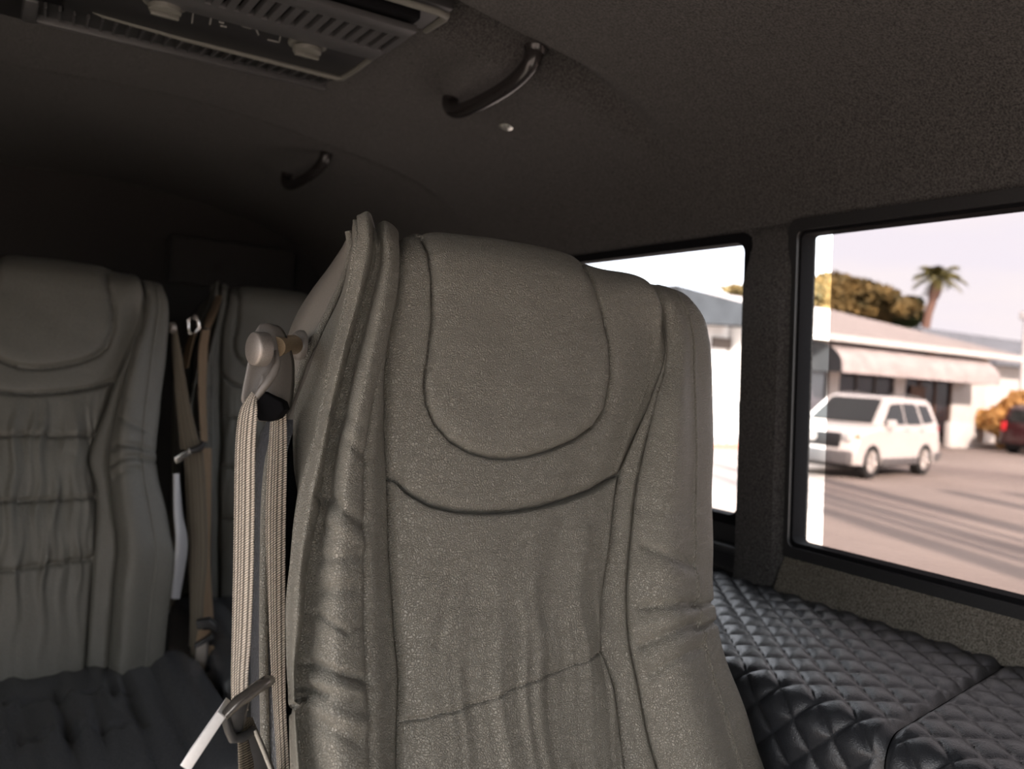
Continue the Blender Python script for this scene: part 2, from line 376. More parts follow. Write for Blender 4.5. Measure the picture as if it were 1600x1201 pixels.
# each rail: name, top point, [(y,x)...], forward offset at top / low, column density (m)
RAILS = [
 ('L0', (553, 372), [(400, 551), (456, 534), (497, 513), (558, 490), (620, 466), (660, 456), (700, 458), (730, 461), (769, 470), (850, 464), (938, 458), (1000, 457), (1150, 460), (1240, 463)], .05, .085),
 ('L1', (556, 341), [(372, 560), (397, 555), (452, 546), (497, 534), (556, 519), (600, 509), (660, 497), (730, 482), (757, 474), (800, 465), (850, 459), (938, 451), (1000, 450), (1100, 452), (1150, 455), (1240, 458)], .0, .012),
 ('L2', (572, 330), [(372, 574), (427, 566), (466, 558), (508, 547), (549, 536), (600, 524), (660, 512), (730, 497), (800, 483), (880, 470), (938, 466), (1000, 462), (1060, 459), (1098, 459), (1150, 463), (1240, 470)], -.012, -.014),
 ('L3', (589, 343), [(389, 590), (427, 584), (466, 576), (508, 563), (549, 553), (600, 541), (660, 528), (730, 513), (800, 504), (880, 489), (938, 485), (1000, 478), (1060, 471), (1098, 469), (1150, 472), (1240, 484)], .0, .002),
 ('L4', (603, 345), [(400, 606), (450, 602), (500, 592), (550, 582), (600, 570), (650, 560), (700, 549), (800, 536), (900, 528), (1000, 525), (1100, 523), (1240, 532)], -.012, -.029),
 ('L4b', (622, 360), [(400, 625), (435, 622), (487, 613), (529, 604), (556, 600), (602, 592), (673, 581), (730, 577), (800, 575), (900, 575), (1000, 577), (1150, 582), (1240, 586)], -.006, -.020),
 ('L5', (628, 376), [(400, 629), (435, 626), (487, 617), (529, 608), (556, 605), (640, 605), (718, 608), (775, 611), (843, 613), (938, 617), (1000, 623), (1052, 627), (1100, 626), (1201, 623), (1240, 622)], .0, .002),
 ('C1', (655, 378), [(500, 655), (800, 660), (1240, 668)], .0, -.003),
 ('C2', (720, 386), [(500, 722), (800, 725), (1240, 735)], .0, -.006),
 ('C3', (800, 396), [(500, 802), (800, 795), (1240, 800)], .0, -.006),
 ('C4', (880, 412), [(500, 885), (800, 870), (1240, 870)], .0, -.004),
 ('C5', (940, 429), [(500, 965), (600, 960), (740, 925), (800, 915), (1240, 925)], .0, .0),
 ('R5', (985, 436), [(440, 1000), (455, 1020), (495, 1035), (535, 1035), (594, 1022), (640, 1005), (698, 981), (736, 968), (782, 957), (840, 951), (910, 941), (987, 935), (1040, 949), (1100, 962), (1200, 973), (1240, 977)], .0, .002),
 ('R4', (997, 439), [(443, 1010), (458, 1026), (495, 1040), (533, 1040), (575, 1034), (610, 1024), (679, 1007), (763, 993), (840, 985), (910, 980), (987, 983), (1067, 997), (1134, 1010), (1200, 1027), (1240, 1038)], .0, -.012),
 ('R3', (1012, 443), [(450, 1032), (470, 1046), (500, 1060), (550, 1064), (600, 1058), (700, 1048), (800, 1038), (900, 1034), (1000, 1043), (1100, 1066), (1200, 1092), (1240, 1103)], -.004, -.040),
 ('R2', (1030, 447), [(452, 1048), (460, 1056), (487, 1072), (514, 1081), (571, 1084), (648, 1086), (725, 1086), (840, 1085.5), (900, 1088), (960, 1092), (1017, 1104), (1100, 1127), (1194, 1156), (1240, 1170)], -.002, -.024),
 ('R1', (1040, 450), [(455, 1062), (465, 1077), (480, 1090), (506, 1104), (564, 1111), (648, 1112), (763, 1109), (900, 1110), (943, 1112), (973, 1115), (1027, 1130), (1100, 1157), (1200, 1188), (1240, 1200)], .004, .010),
]
def build_seat_surface(step):
    taus = np.array([0, .012, .03, .06, .10, .16, .23, .31, .40, .50, .60, .70, .80, .90, 1.0])
    ctrl = []
    for nm, top, pts, o0, o1 in RAILS:
        P = []
        y0 = top[1]
        for t in taus:
            py = y0 + (1240 - y0) * t
            px = smooth_interp([(y0, top[0])] + pts, py)
            w = min(1, t / .30); w = w * w * (3 - 2 * w)
            Y = .866 - .142 * t + (o0 * (1 - w) + o1 * w) + .034 * math.exp(-t / .018) * (1 if nm != 'L0' else .4)
            P.append(at(px, py, Y))
        T = P[0]
        if nm == 'L0': back = [T + [0.008, .012, -.004], T + [.016, .02, -.02], T + [.02, .022, -.05]]
        else:
            kx = .48 if nm in ('L1', 'L2', 'L3', 'L4') else .2 if nm in ('L4b', 'L5') else 0
            back = [T + [.030 * kx, .030, -.004], T + [.062 * kx, .062, -.022], T + [.075 * kx, .075, -.09]]
        low = []
        B = P[-1]; cx_ = .53
        for q in (.12, .25, .38): low.append(B + np.array([(cx_ - B[0]) * q * .25, -.10 * q, -q]))
        ctrl.append(back[::-1] + P + low)
    # hidden right flank
    R1 = ctrl[-1]
    ctrl.append([p + np.array([-.006, .035, -.0]) for p in R1]); ctrl.append([p + np.array([-.020, .095, -.004]) for p in R1])
    C = np.array(ctrl)                                # rails x rows x 3
    def cr(A, ts):                                    # catmull along axis 0 at float params
        n = len(A); i = np.clip(np.floor(ts).astype(int), 0, n - 2); t = (ts - i)[:, None, None]
        p1 = A[i]; p2 = A[i + 1]; p0 = np.where((i > 0)[:, None, None], A[np.maximum(i - 1, 0)], 2 * p1 - p2); p3 = np.where((i < n - 2)[:, None, None], A[np.minimum(i + 2, n - 1)], 2 * p2 - p1)
        # limited tangents (avoid overshoot where spacing is uneven)
        d0 = np.linalg.norm(p1 - p0, axis=2, keepdims=True) + 1e-6; d1 = np.linalg.norm(p2 - p1, axis=2, keepdims=True) + 1e-6; d2 = np.linalg.norm(p3 - p2, axis=2, keepdims=True) + 1e-6
        m1 = ((p1 - p0) / d0 * d1 + (p2 - p1) / d1 * d0) / (d0 + d1) * d1
        m2 = ((p2 - p1) / d1 * d2 + (p3 - p2) / d2 * d1) / (d1 + d2) * d1
        return (2 * t**3 - 3 * t**2 + 1) * p1 + (t**3 - 2 * t**2 + t) * m1 + (-2 * t**3 + 3 * t**2) * p2 + (t**3 - t**2) * m2
    def params(A):
        out = []
        n = len(A)
        for i in range(n - 1):
            L = np.percentile(np.linalg.norm(A[i + 1] - A[i], axis=1), 80); k = max(2, int(round(L / step)))
            out += [i + j / k for j in range(k)]
        out.append(n - 1.0); return np.array(out)
    us = params(C); G = cr(C, us)
    G2 = np.swapaxes(G, 0, 1); vs = params(G2[:, ::10]); G2 = cr(G2, vs)
    return np.swapaxes(G2, 0, 1), us, vs

PAD = [(655, 372), (667, 400), (672, 440), (673.5, 500), (668, 550), (661.5, 600), (664, 632), (676, 662), (700, 690), (728, 706), (760, 715), (790, 717), (822, 713.5), (858, 703), (895, 687), (922, 667), (940, 640), (949, 590), (947, 535), (937, 485), (920, 440), (903, 416)]
SUR = [(609, 746), (635, 771), (670, 791), (710, 800.5), (755, 802.5), (800, 800), (840, 793), (880, 783), (925, 766), (967, 740)]
PUCK = [ # px segments: x1,y1,x2,y2,width,depth(+ = trough)
 (503, 772, 572, 818, 8, .0045), (505, 800, 570, 850, 12, -.003), (500, 872, 560, 868, 9, .003), (503, 922, 557, 918, 12, .004),
 (492, 958, 542, 986, 6, .004), (546, 984, 571, 976, 8, .002), (480, 1036, 571, 1062, 7, .007), (484, 1060, 560, 1082, 9, -.004),
 (472, 1075, 508, 1086, 5, .006), (470, 1096, 568, 1132, 12, -.004), (500, 1128, 560, 1160, 10, .003), (450, 1112, 472, 1090, 4, .007),
 (545, 688, 578, 716, 8, .0035), (520, 640, 560, 660, 10, .002),
 (1008, 852, 1084, 882, 8, .005), (1010, 885, 1085, 905, 14, -.003), (1000, 948, 1090, 941, 7, .007), (1004, 975, 1088, 958, 10, -.003), (1000, 1009, 1092, 971, 7, .007),
 (1018, 1052, 1094, 1012, 7, .005), (1010, 1030, 1090, 992, 10, -.003), (1086, 947, 1116, 941, 4, .006), (1090, 982, 1118, 972, 4, .008), (1000, 790, 1060, 800, 14, .002)]
def lat_noise(x, seed):
    r = np.random.RandomState(seed).uniform(-1, 1, 400); i = np.floor(x).astype(int); t = x - i; t = t * t * (3 - 2 * t)
    return r[i % 400] * (1 - t) + r[(i + 1) % 400] * t

def make_seat(step, mat, root_loc, label, cat_group, seams=None, name='passenger_seat', squeeze=False):
    G, us, vs = build_seat_surface(step)
    names = [r[0] for r in RAILS]; ix = {n: i for i, n in enumerate(names)}
    px, py = proj(G)
    U = us[:, None] + 0 * px; Vr = vs[None, :] + 0 * px
    front = Vr >= 3.0                                   # rows in front of the crown
    N = np.cross(np.gradient(G, axis=0), np.gradient(G, axis=1)); N /= np.linalg.norm(N, axis=2, keepdims=True) + 1e-12
    if N[len(us) // 2, len(vs) // 2, 1] > 0: N = -N
    D = np.zeros(px.shape)
    low = np.clip((py - 1180) / 60, 0, 1)
    fu = lambda k, w, d, m=1: -d * np.exp(-np.abs(U - ix[k]) / w) * m
    # crease lines on rails, measured in metres across the surface
    seglen = np.linalg.norm(np.diff(G, axis=0), axis=2); cum = np.concatenate([np.zeros((1, G.shape[1])), np.cumsum(seglen, axis=0)])
    def raild(k):
        j = np.argmin(np.abs(us - ix[k])); return np.abs(cum - cum[j][None, :])
    for k, w, d in (('L3', .005, .007), ('L5', .004, .006), ('R5', .003, .005), ('R4', .005, .007)):
        q = raild(k); D -= d * np.exp(-q / w) + (.004 * np.exp(-(q / .0013) ** 2) if not squeeze else .006 * np.exp(-(q / .004) ** 2))
    q = raild('L4b'); mk = np.clip((py - 560) / 60, 0, 1) * front; D -= (.006 * np.exp(-q / .005)) * mk
    for k in ('L1', 'R2'):
        q = raild(k); D -= .0022 * np.exp(-(q / .0018) ** 2) - .0012 * np.exp(-((q - .004) / .003) ** 2)
    # headrest pad and surround
    inC = (U > ix['L5']) & (U < ix['R5'])
    pl = PAD
    dpad = line_dist(px, py, pl); ip = inside(px, py, pl + [(905, 300), (655, 300)]) & inC
    ip = ip | (inC & ~front & (U > ix['C1']) & (U < ix['C4'] + .35))
    D += np.where(ip, .007 * (1 - np.exp(-dpad / 12)), 0)
    D -= (.0040 * np.exp(-dpad / 4) + (.0055 * np.exp(-(dpad / 2.0) ** 2) if not squeeze else .006 * np.exp(-(dpad / 6) ** 2))) * inC * front
    dsur = line_dist(px, py, SUR); spoly = [(560, 300)] + [(560, 746)] + SUR + [(1080, 740), (1080, 300)]
    isur = (inside(px, py, spoly) | ~front) & inC
    D += np.where(isur, .0075 * (1 - np.exp(-dsur / 14)), 0)
    D -= (.0050 * np.exp(-dsur / 5) + (.0060 * np.exp(-(dsur / 2.1) ** 2) if not squeeze else .006 * np.exp(-(dsur / 6) ** 2))) * inC * front
    # cross seams with gathers
    X = G[..., 0]; Zc = G[..., 2]
    seams = seams or [(1.385, 1.418, .395, .655), (1.235, 1.25, .39, .66), (1.10, 1.11, .39, .66)]
    zs_all = []
    for i, (za, zb, xa, xb) in enumerate(seams):
        zs = za + (zb - za) * (X - xa) / (xb - xa) + .0015 * lat_noise(X * 60, 50 + i); zs_all.append(zs)
        dz = Zc - zs; L = np.where(dz > 0, .050, .085)
        env = np.exp(-(np.abs(dz) / L) ** 1.2) * (3.2 if squeeze else 1.35)
        xx = .525 + (X - .525) * (1 + .5 * np.clip(dz, -.1, .1)) + .004 * np.sin(dz * 40 + X * 30)
        g = lat_noise(xx * 62 + 3 * i, 9 + i) * .6 + lat_noise(xx * 120, 19 + i) * .28
        side = .35 + .65 * np.clip((X - xa) / .06, 0, 1)
        D += inC * ~isur * front * (g * .0058 * env * side + .003 * (1 - np.exp(-np.abs(dz) / .02)) - (.0035 * np.exp(-(dz / .0016) ** 2) if not squeeze else .008 * np.exp(-(dz / .0045) ** 2)))
    D += inC * ~isur * front * .0018 * lat_noise(X * 34 + Zc * 2, 77) * np.clip((1.56 - Zc) / .06, 0, 1)
    for x1, y1, x2, y2, w, d in PUCK:
        q = seg_dist(px, py, (x1, y1), (x2, y2)); D -= d * .8 * np.exp(-(q / w) ** 2) * front * ((U < ix['L5']) | (U > ix['R5']))
    # long tension folds in the pad and the upper panel
    for x1, y1, x2, y2, w, d in [(790, 500, 765, 640, 22, .0012), (930, 500, 905, 620, 16, .0015), (870, 560, 850, 660, 20, -.0012), (700, 480, 690, 600, 25, .0008), (905, 725, 870, 790, 18, .002), (700, 900, 680, 1010, 9, .002), (870, 810, 850, 960, 16, .0025), (905, 830, 890, 960, 12, -.0025), (830, 840, 822, 970, 12, -.0015)]:
        D -= d * np.exp(-(seg_dist(px, py, (x1, y1), (x2, y2)) / w) ** 2) * inC * front
    D += .0010 * np.sin(px * .031 + 1.3 * np.sin(py * .017)) * np.cos(py * .026 + .7 * np.sin(px * .02)) * front
    G = G + N * D[..., None]
    if squeeze:
        x_ = G[..., 0]; G[..., 0] = np.where(x_ > .665, .665 + (x_ - .665) * .66, np.where(x_ < .40, .40 + (x_ - .40) * .85, x_))
    # split into panels
    fU = (U[:-1, :-1] + U[1:, 1:]) / 2; fz = (Zc[:-1, :-1] + Zc[1:, 1:]) / 2
    fi = ip[:-1, :-1]; fs = isur[:-1, :-1]; reg = np.zeros(fU.shape, int)
    L = lambda k: ix[k]
    reg[fU < L('L1')] = 1; reg[(fU >= L('L1')) & (fU < L('L3'))] = 2; reg[(fU >= L('L3')) & (fU < L('L4b'))] = 3; reg[(fU >= L('L4b')) & (fU < L('L5'))] = 4
    c = (fU >= L('L5')) & (fU < L('R5'))
    reg[c & fs] = 6; reg[c & fi] = 5
    m = c & ~fs & ~fi; k = 7 + sum(((Zc < z)[:-1, :-1]).astype(int) for z in zs_all); reg[m] = k[m]
    reg[(fU >= L('R5')) & (fU < L('R4'))] = 20; reg[(fU >= L('R4')) & (fU < L('R2'))] = 21; reg[fU >= L('R2')] = 22
    pn = {1: 'side_panel', 2: 'edge_roll', 3: 'side_bolster', 4: 'inner_strip', 5: 'headrest_pad', 6: 'headrest_surround', 7: 'back_panel', 8: 'back_panel', 9: 'back_panel', 10: 'back_panel', 20: 'inner_strip', 21: 'side_bolster', 22: 'edge_roll'}
    root = empty(name, root_loc, label, 'seat', cat_group)
    nv = G.shape[1]; ids = np.arange(G.shape[0] * nv).reshape(G.shape[:2]); Vf = G.reshape(-1, 3)
    Q = np.stack([ids[:-1, :-1], ids[1:, :-1], ids[1:, 1:], ids[:-1, 1:]], axis=-1)
    # orientation toward the viewer
    c0 = Q[len(us) // 2, len(vs) // 2]; nn = np.cross(Vf[c0[1]] - Vf[c0[0]], Vf[c0[2]] - Vf[c0[0]])
    if nn[1] > 0: Q = Q[..., ::-1]
    for r in sorted(set(reg.ravel())):
        q = Q[reg == r]
        if len(q) < 4: continue
        used, inv = np.unique(q, return_inverse=True)
        mesh(pn[r], Vf[used], inv.reshape(-1, 4), mat, root)
    # stitches
    def stitches(nm, P, dirs, pitch, ln, rr, off):
        mbs = MB(); acc = 0
        for a, b, n_ in zip(P, P[1:], dirs):
            d = np.linalg.norm(b - a)
            while acc < d:
                t = acc / d; p = a + (b - a) * t + n_ * off; u = (b - a) / d
                mbs.tube([p - u * ln / 2 - n_ * rr * .8, p, p + u * ln / 2 - n_ * rr * .8], rr, 5); acc += pitch
            acc -= d
        mbs.build(nm, M_STITCH, root, sharp=False)
    if step < .002:
        for kk in ('R2', 'L1'):
            j = np.argmin(np.abs(us - ix[kk])); j += (-2 if kk == 'R2' else 2)
            sel = np.where((vs >= 5) & (vs <= 17.2))[0][::4]
            stitches('stitching', G[j, sel], N[j, sel], .0062, .0036, .0005, .0004)
        P = []; Dn = []
        for i_ in range(len(us)):
            if ix['L5'] + .02 < us[i_] < ix['R5'] - .02:
                col = np.abs(Zc[i_] - zs_all[0][i_]) + (vs < 4) * 9; j_ = int(np.argmin(col)); P.append(G[i_, j_]); Dn.append(N[i_, j_])
        stitches('stitching', P[::3], Dn[::3], .0042, .0026, .00045, .0006)
    # rear shell (smooth vinyl), seen on the left flank
    sp = [(362, 545), (387, 549), (439, 536), (480, 518), (518, 499), (558, 478), (600, 462), (640, 447), (680, 430), (730, 419), (800, 414), (1000, 412), (1240, 416)]
    si = [(374, 543), (381, 538), (418, 513), (454, 486), (491, 463), (526, 449), (560, 441), (600, 434), (640, 426), (680, 405), (730, 397), (800, 394), (1000, 391), (1240, 394)]
    A = []
    tt = np.linspace(0, 1, 70)
    for t in tt:
        ya = 362 + 878 * t; yb = 374 + 866 * t; tr = .866 - .142 * t
        a = at(smooth_interp(sp, ya), ya, tr + .088); b = at(smooth_interp(si, yb), yb, tr + .135 + .03 * min(1, t * 4))
        mid = (a + b) / 2 + np.array([-.006, .0, .002]) * min(1, t * 5)
        inn = a + np.array([.016, -.004, 0])
        bk = b + np.array([.05, .03, .0]); bk2 = np.array([.60, b[1] + .04, b[2] - .0]); e1 = np.array([.74 if squeeze else .80, b[1] + .02, b[2]]); e2 = np.array([.755 if squeeze else .83, a[1], b[2]])
        dr = min(1, max(0, t - .0) * 8)
        for q_ in (bk2, e1, e2): q_[2] -= .04 * (1 - dr)
        A.append([inn, a, mid, b, bk, bk2, e1, e2])
    A = np.array(A); low = A[-1:] + np.array([0, -.06, -.36]); A = np.concatenate([A, low]); r_, c_ = A.shape[:2]
    sf = lambda a_, b_: [(i * c_ + j, i * c_ + j + 1, (i + 1) * c_ + j + 1, (i + 1) * c_ + j) for i in range(a_, b_) for j in range(c_ - 1)]
    mesh('rear_shell', A[:24].reshape(-1, 3), sf(0, 23), M_SHELL if step < .002 else mat, root)
    A2_ = A[23:]; r2_ = len(A2_); mesh('lower_back_cover', A2_.reshape(-1, 3), sf(0, r2_ - 1), M_CUSH if step < .002 else mat, root)
    MB().tube([tuple(p) for p in A[:-1, 1][::2]], [.0045] * len(A[:-1, 1][::2]), 10).build('piping', mat, root)
    # cushion and base
    cx_, cw = (.56, .308) if squeeze else (.53, .27); zt = .985; y1_, y0_ = .66, .12
    nu, nvv = (60, 60)
    R = []
    for i in range(nu + 1):
        u = -1 + 2 * i / nu
        for j in range(nvv + 1):
            v = j / nvv
            xx = cx_ + cw * u; yy = y1_ + .06 - (y1_ + .06 - y0_) * v
            e = (1 - abs(u) ** 8) * (1 - max(0, (v - .5) * 2) ** 8)
            bol = .014 * math.exp(-((abs(u) - .8) / .12) ** 2)
            g = -.010 * math.exp(-((abs(u) - .62) / .03) ** 2) - .010 * math.exp(-((abs(u) - .42) / .025) ** 2)
            wr = 0
            if abs(u) < .44:
                for s_ in (.28, .58):
                    wr += .034 * mnoise.noise((u * 12 + 9 * s_ + 3 * (v - s_) * u, (v - s_) * 2.0, s_ * 7)) * math.exp(-abs(v - s_) / .16) - .004 * math.exp(-((v - s_) / .012) ** 2)
            R.append((xx, yy, zt - .03 + .03 * max(0, e) ** .4 + bol + g + wr - .01 * v))
    nb = len(R); sk = []
    c = lambda i, j: i * (nvv + 1) + j
    Fs = [(c(i, j), c(i, j + 1), c(i + 1, j + 1), c(i + 1, j)) for i in range(nu) for j in range(nvv)]
    bord = [c(i, 0) for i in range(nu)] + [c(nu, j) for j in range(nvv)] + [c(i, nvv) for i in range(nu, 0, -1)] + [c(0, j) for j in range(nvv, 0, -1)]
    for b_ in bord: x_, y_, z_ = R[b_]; R.append((x_, y_, .84))
    for k_ in range(len(bord)):
        k2 = (k_ + 1) % len(bord); Fs.append((bord[k_], bord[k2], nb + k2, nb + k_))
    mesh('seat_cushion', R, Fs, M_CUSH, root)
    mbb = MB(); mbb.box((.29, .18, .80), (.77, .78, .845), .01); mbb.build('seat_frame', M_BLACK, root)
    for sx in (.32, .70):
        mbb = MB(); mbb.box((sx, .2, .52), (sx + .05, .26, .80), .006); mbb.box((sx, .66, .52), (sx + .05, .72, .80), .006); mbb.box((sx - .01, .15, .50), (sx + .06, .78, .522), .004)
        mbb.build('leg', M_BLACK, root)
    return root

seat1 = make_seat(.00115, M_LEA, (.53, .5, .5), 'large grey leather captain seat in the foreground centre', None)
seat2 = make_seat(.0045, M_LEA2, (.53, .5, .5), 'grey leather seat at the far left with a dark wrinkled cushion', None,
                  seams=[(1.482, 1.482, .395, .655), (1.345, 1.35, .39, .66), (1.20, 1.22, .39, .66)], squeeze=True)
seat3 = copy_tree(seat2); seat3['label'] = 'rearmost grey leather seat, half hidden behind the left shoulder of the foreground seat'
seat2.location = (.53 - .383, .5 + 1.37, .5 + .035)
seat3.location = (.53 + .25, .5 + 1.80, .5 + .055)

# ================================================================== BELTS
def ribbon(name, Lp, Rp, mat, parent, th=.0014, n=8, cols=6, bow=0):
    A = spline(Lp, n); B = spline(Rp, n); rows = len(A); V = []; UV = []; acc = 0
    for i in range(rows):
        if i: acc += np.linalg.norm((A[i] + B[i]) / 2 - (A[i - 1] + B[i - 1]) / 2)
        t = (A[min(i + 1, rows - 1)] - A[max(i - 1, 0)]); w = B[i] - A[i]; nn = np.cross(t, w); nn /= np.linalg.norm(nn) + 1e-9
        for j in range(cols + 1):
            u = j / cols; p = A[i] + w * u + nn * bow * (4 * u * (1 - u)); V.append(p); UV.append((u, acc))
    k = len(V); nrm = []
    for i in range(rows):
        t = (A[min(i + 1, rows - 1)] - A[max(i - 1, 0)]); w = B[i] - A[i]; nn = np.cross(t, w); nn /= np.linalg.norm(nn) + 1e-9; nrm.append(nn)
    for i in range(rows):
        for j in range(cols + 1): V.append(V[i * (cols + 1) + j] + nrm[i] * th); UV.append(UV[i * (cols + 1) + j])
    c = lambda i, j, o=0: o + i * (cols + 1) + j
    Fs = []
    for i in range(rows - 1):
        for j in range(cols): Fs.append((c(i, j), c(i, j + 1), c(i + 1, j + 1), c(i + 1, j))); Fs.append((c(i, j, k), c(i + 1, j, k), c(i + 1, j + 1, k), c(i, j + 1, k)))
        Fs.append((c(i, 0), c(i + 1, 0), c(i + 1, 0, k), c(i, 0, k))); Fs.append((c(i, cols), c(i, cols, k), c(i + 1, cols, k), c(i + 1, cols)))
    return mesh(name, V, Fs, mat, parent, uv=UV)
def rib_px(name, rows, mat, parent, **kw):
    """rows: (xl, xr, y, Yl, Yr)"""
    return ribbon(name, [at(r[0], r[2], r[3]) for r in rows], [at(r[1], r[2] + (r[5] if len(r) > 5 else 0), r[4]) for r in rows], mat, parent, **kw)

belt = empty('seat_belt', tuple(at(415, 600, .86)), 'striped seat belt hanging from a bolted guide loop on the foreground seat', 'seat belt')
# guide loop: moulded body with an offset cheek
def loop_body():
    out = [(411, 506), (421, 505), (430, 511), (437, 523), (444, 543), (449, 562), (450.5, 585), (450, 610), (447, 632), (440, 648), (428, 657), (412, 658), (401, 653), (392, 640), (383, 628), (385, 608), (389, 588), (393, 568), (398, 545), (402, 522)]
    P = np.array([at(x, y, .868) for x, y in out]); c0 = P.mean(axis=0)
    sub = 8; V = []; rings = []
    vdir = _n(c0 - CP)
    lay = [(.985, .006), (1.0, 0), (1.0, -.004), (.95, -.0075), (.80, -.0085), (.62, -.0075), (.35, -.006), (0.05, -.0055)]
    bk = [(.985, .012), (.5, .014), (.05, .014)]
    Pd = spline(list(P) + [P[0]], 4)[:-1]; m = len(Pd)
    ax = _n([-.8, -.6, .0])
    for s_, h in [(l[0], l[1]) for l in bk[::-1]] + lay:
        rings.append(len(V)); V += [c0 + (p - c0) * s_ + (-ax) * h for p in Pd]
    # bulge of the lower cheek towards the door
    VV = []
    for v in V:
        x_, y_ = proj(v[None])[0][0], proj(v[None])[1][0]
        b = .012 * math.exp(-(((y_ - 615) / 32) ** 2) - (((x_ - 428) / 22) ** 2)); VV.append(v + ax * b)
    Fs = []
    for r in range(len(rings) - 1):
        a = rings[r]; b = rings[r + 1]
        for k in range(m): Fs.append((a + k, a + (k + 1) % m, b + (k + 1) % m, b + k))
    Fs.append(tuple(range(rings[-1], rings[-1] + m))); Fs.append(tuple(range(m))[::-1])
    return mesh('guide_loop', VV, Fs, M_RING, belt)
gl = loop_body()
# slanting lip where the webbing feeds in and a solid dark block painting the shade under it
MB().tube([tuple(at(x, y, Y)) for x, y, Y in ((393, 632, .850), (402, 618, .846), (414, 602, .843), (427, 585, .843), (434, 568, .846), (432, 548, .852))], [.002, .0034, .0042, .0042, .0034, .002], 12).build('feed_lip', M_RING, belt)
mb = MB(); mb.prism([tuple(at(x, y, .846)) for x, y in ((400, 624), (412, 612), (440, 628), (444, 640), (432, 655), (420, 659), (404, 657), (399, 648))], (.012, .018, 0), .002); mb.build('slot_shade', M_TRIMR, belt)
ba = at(397, 545, .845); bb = at(470, 536, .955); axd = _n([1, .22, 0.0])
pb = at(406, 545, .850)
mb = MB(); mb.lathe(tuple(pb - axd * .008), tuple(axd), [(0, 0.0), (0, .0145), (.0012, .0160), (.003, .0165), (.012, .0170), (.014, .0165), (.0145, .008)], 36); mb.build('bolt_head', M_BOLT, belt)
mb = MB(); mb.lathe(tuple(at(430, 542, .865)), tuple(_n(at(470, 537, .93) - at(430, 542, .865))), [(0, 0), (0, .0105), (.055, .0105), (.055, 0)], 28); mb.build('sleeve', M_BRASS, belt)
d2 = _n(at(470, 537, .93) - at(430, 542, .865))
mb = MB(); mb.lathe(tuple(at(459, 538, .925)), (1, .12, -.02), [(0, 0), (.0, .012), (.003, .0155), (.006, .0165), (.009, .0165), (.011, 0)], 32); mb.build('flange', M_RING, belt)
rib_px('webbing', [(394, 402, 612, .850, .846, 6), (386, 402, 624, .852, .840, 4), (377, 402.5, 640, .858, .832), (372, 401, 665, .862, .828), (369, 399, 710, .860, .824), (367.5, 398, 800, .850, .814), (366, 396, 900, .838, .802), (364, 392, 1000, .826, .790), (363, 388, 1060, .818, .780), (364, 388, 1110, .810, .774)], M_WEB, belt, bow=.002)
rib_px('webbing', [(425, 447, 636, .885, .862), (424, 448, 660, .892, .862), (420, 448.5, 720, .888, .855), (417, 447, 800, .878, .845), (418, 446, 900, .865, .832), (421, 446, 1000, .852, .818), (427, 447, 1100, .838, .804), (432, 451, 1180, .826, .792), (436, 454, 1260, .812, .78)], M_WEB, belt, bow=.002)
rib_px('webbing', [(372, 392, 1120, .768, .800), (371, 404, 1150, .766, .800), (372, 410, 1180, .764, .80), (373, 416, 1215, .762, .80), (374, 424, 1270, .760, .80)], M_WEBD, belt, bow=.001)
# latch: smoked metal shoulder, bright tongue, black grip
mb = MB(); mb.tube([tuple(at(x, y, Y)) for x, y, Y in ((427, 1061, .758), (418, 1064, .757), (402, 1074, .755), (385, 1087, .753), (372, 1096, .751), (362, 1106, .750), (350, 1119, .748))], [.0035, .0058, .0056, .0056, .0054, .0050, .0042], 16); mb.build('latch_shoulder', M_DSTEEL, belt)
mb = MB(); e = at(420, 1063, .7565); mb.tube([tuple(at(428, 1060, .758)), tuple(at(424, 1062, .758))], [.002, .005], 12); mb.build('shoulder_cap', M_DSTEEL, belt)
tl = [at(340, 1112, .745), at(352, 1121, .745), at(296, 1206, .735), at(281, 1196, .735), at(312, 1152, .740)]
mb = MB(); mb.prism([tuple(p) for p in tl], (.012, .02, .004), .0008); mb.build('latch_tongue', M_TONGUE, belt)
tg = [at(333, 1120, .744), at(341, 1112, .744), at(300, 1172, .738), at(281, 1198, .735), at(284, 1190, .735)]
mb = MB(); mb.tube([tuple(at(x, y, Y)) for x, y, Y in ((351, 1116, .756), (358, 1140, .758), (364, 1153, .760), (378, 1152, .762), (392, 1144, .764), (399, 1142, .766))], [.004, .0042, .0045, .0045, .0042, .003], 12)
mb.prism([tuple(at(x, y, .764)) for x, y in ((356, 1112), (372, 1100), (388, 1096), (382, 1118), (378, 1142), (364, 1150), (357, 1135))], (.006, .012, 0), .001)
mb.build('latch_grip', M_BLACK, belt)
mb = MB(); mb.tube([tuple(at(398, 1141, .762)), tuple(at(410, 1170, .758)), tuple(at(424, 1205, .754)), tuple(at(440, 1250, .75))], .0016, 8); mb.build('retainer_cord', M_STITCH, belt)
mb = MB(); mb.prism([tuple(at(x, y, .775)) for x, y in ((384, 1142), (398, 1140), (412, 1172), (428, 1210), (440, 1250), (400, 1250), (396, 1190))], (.004, .01, 0), .001); mb.build('webbing_keeper', M_BLACK, belt)

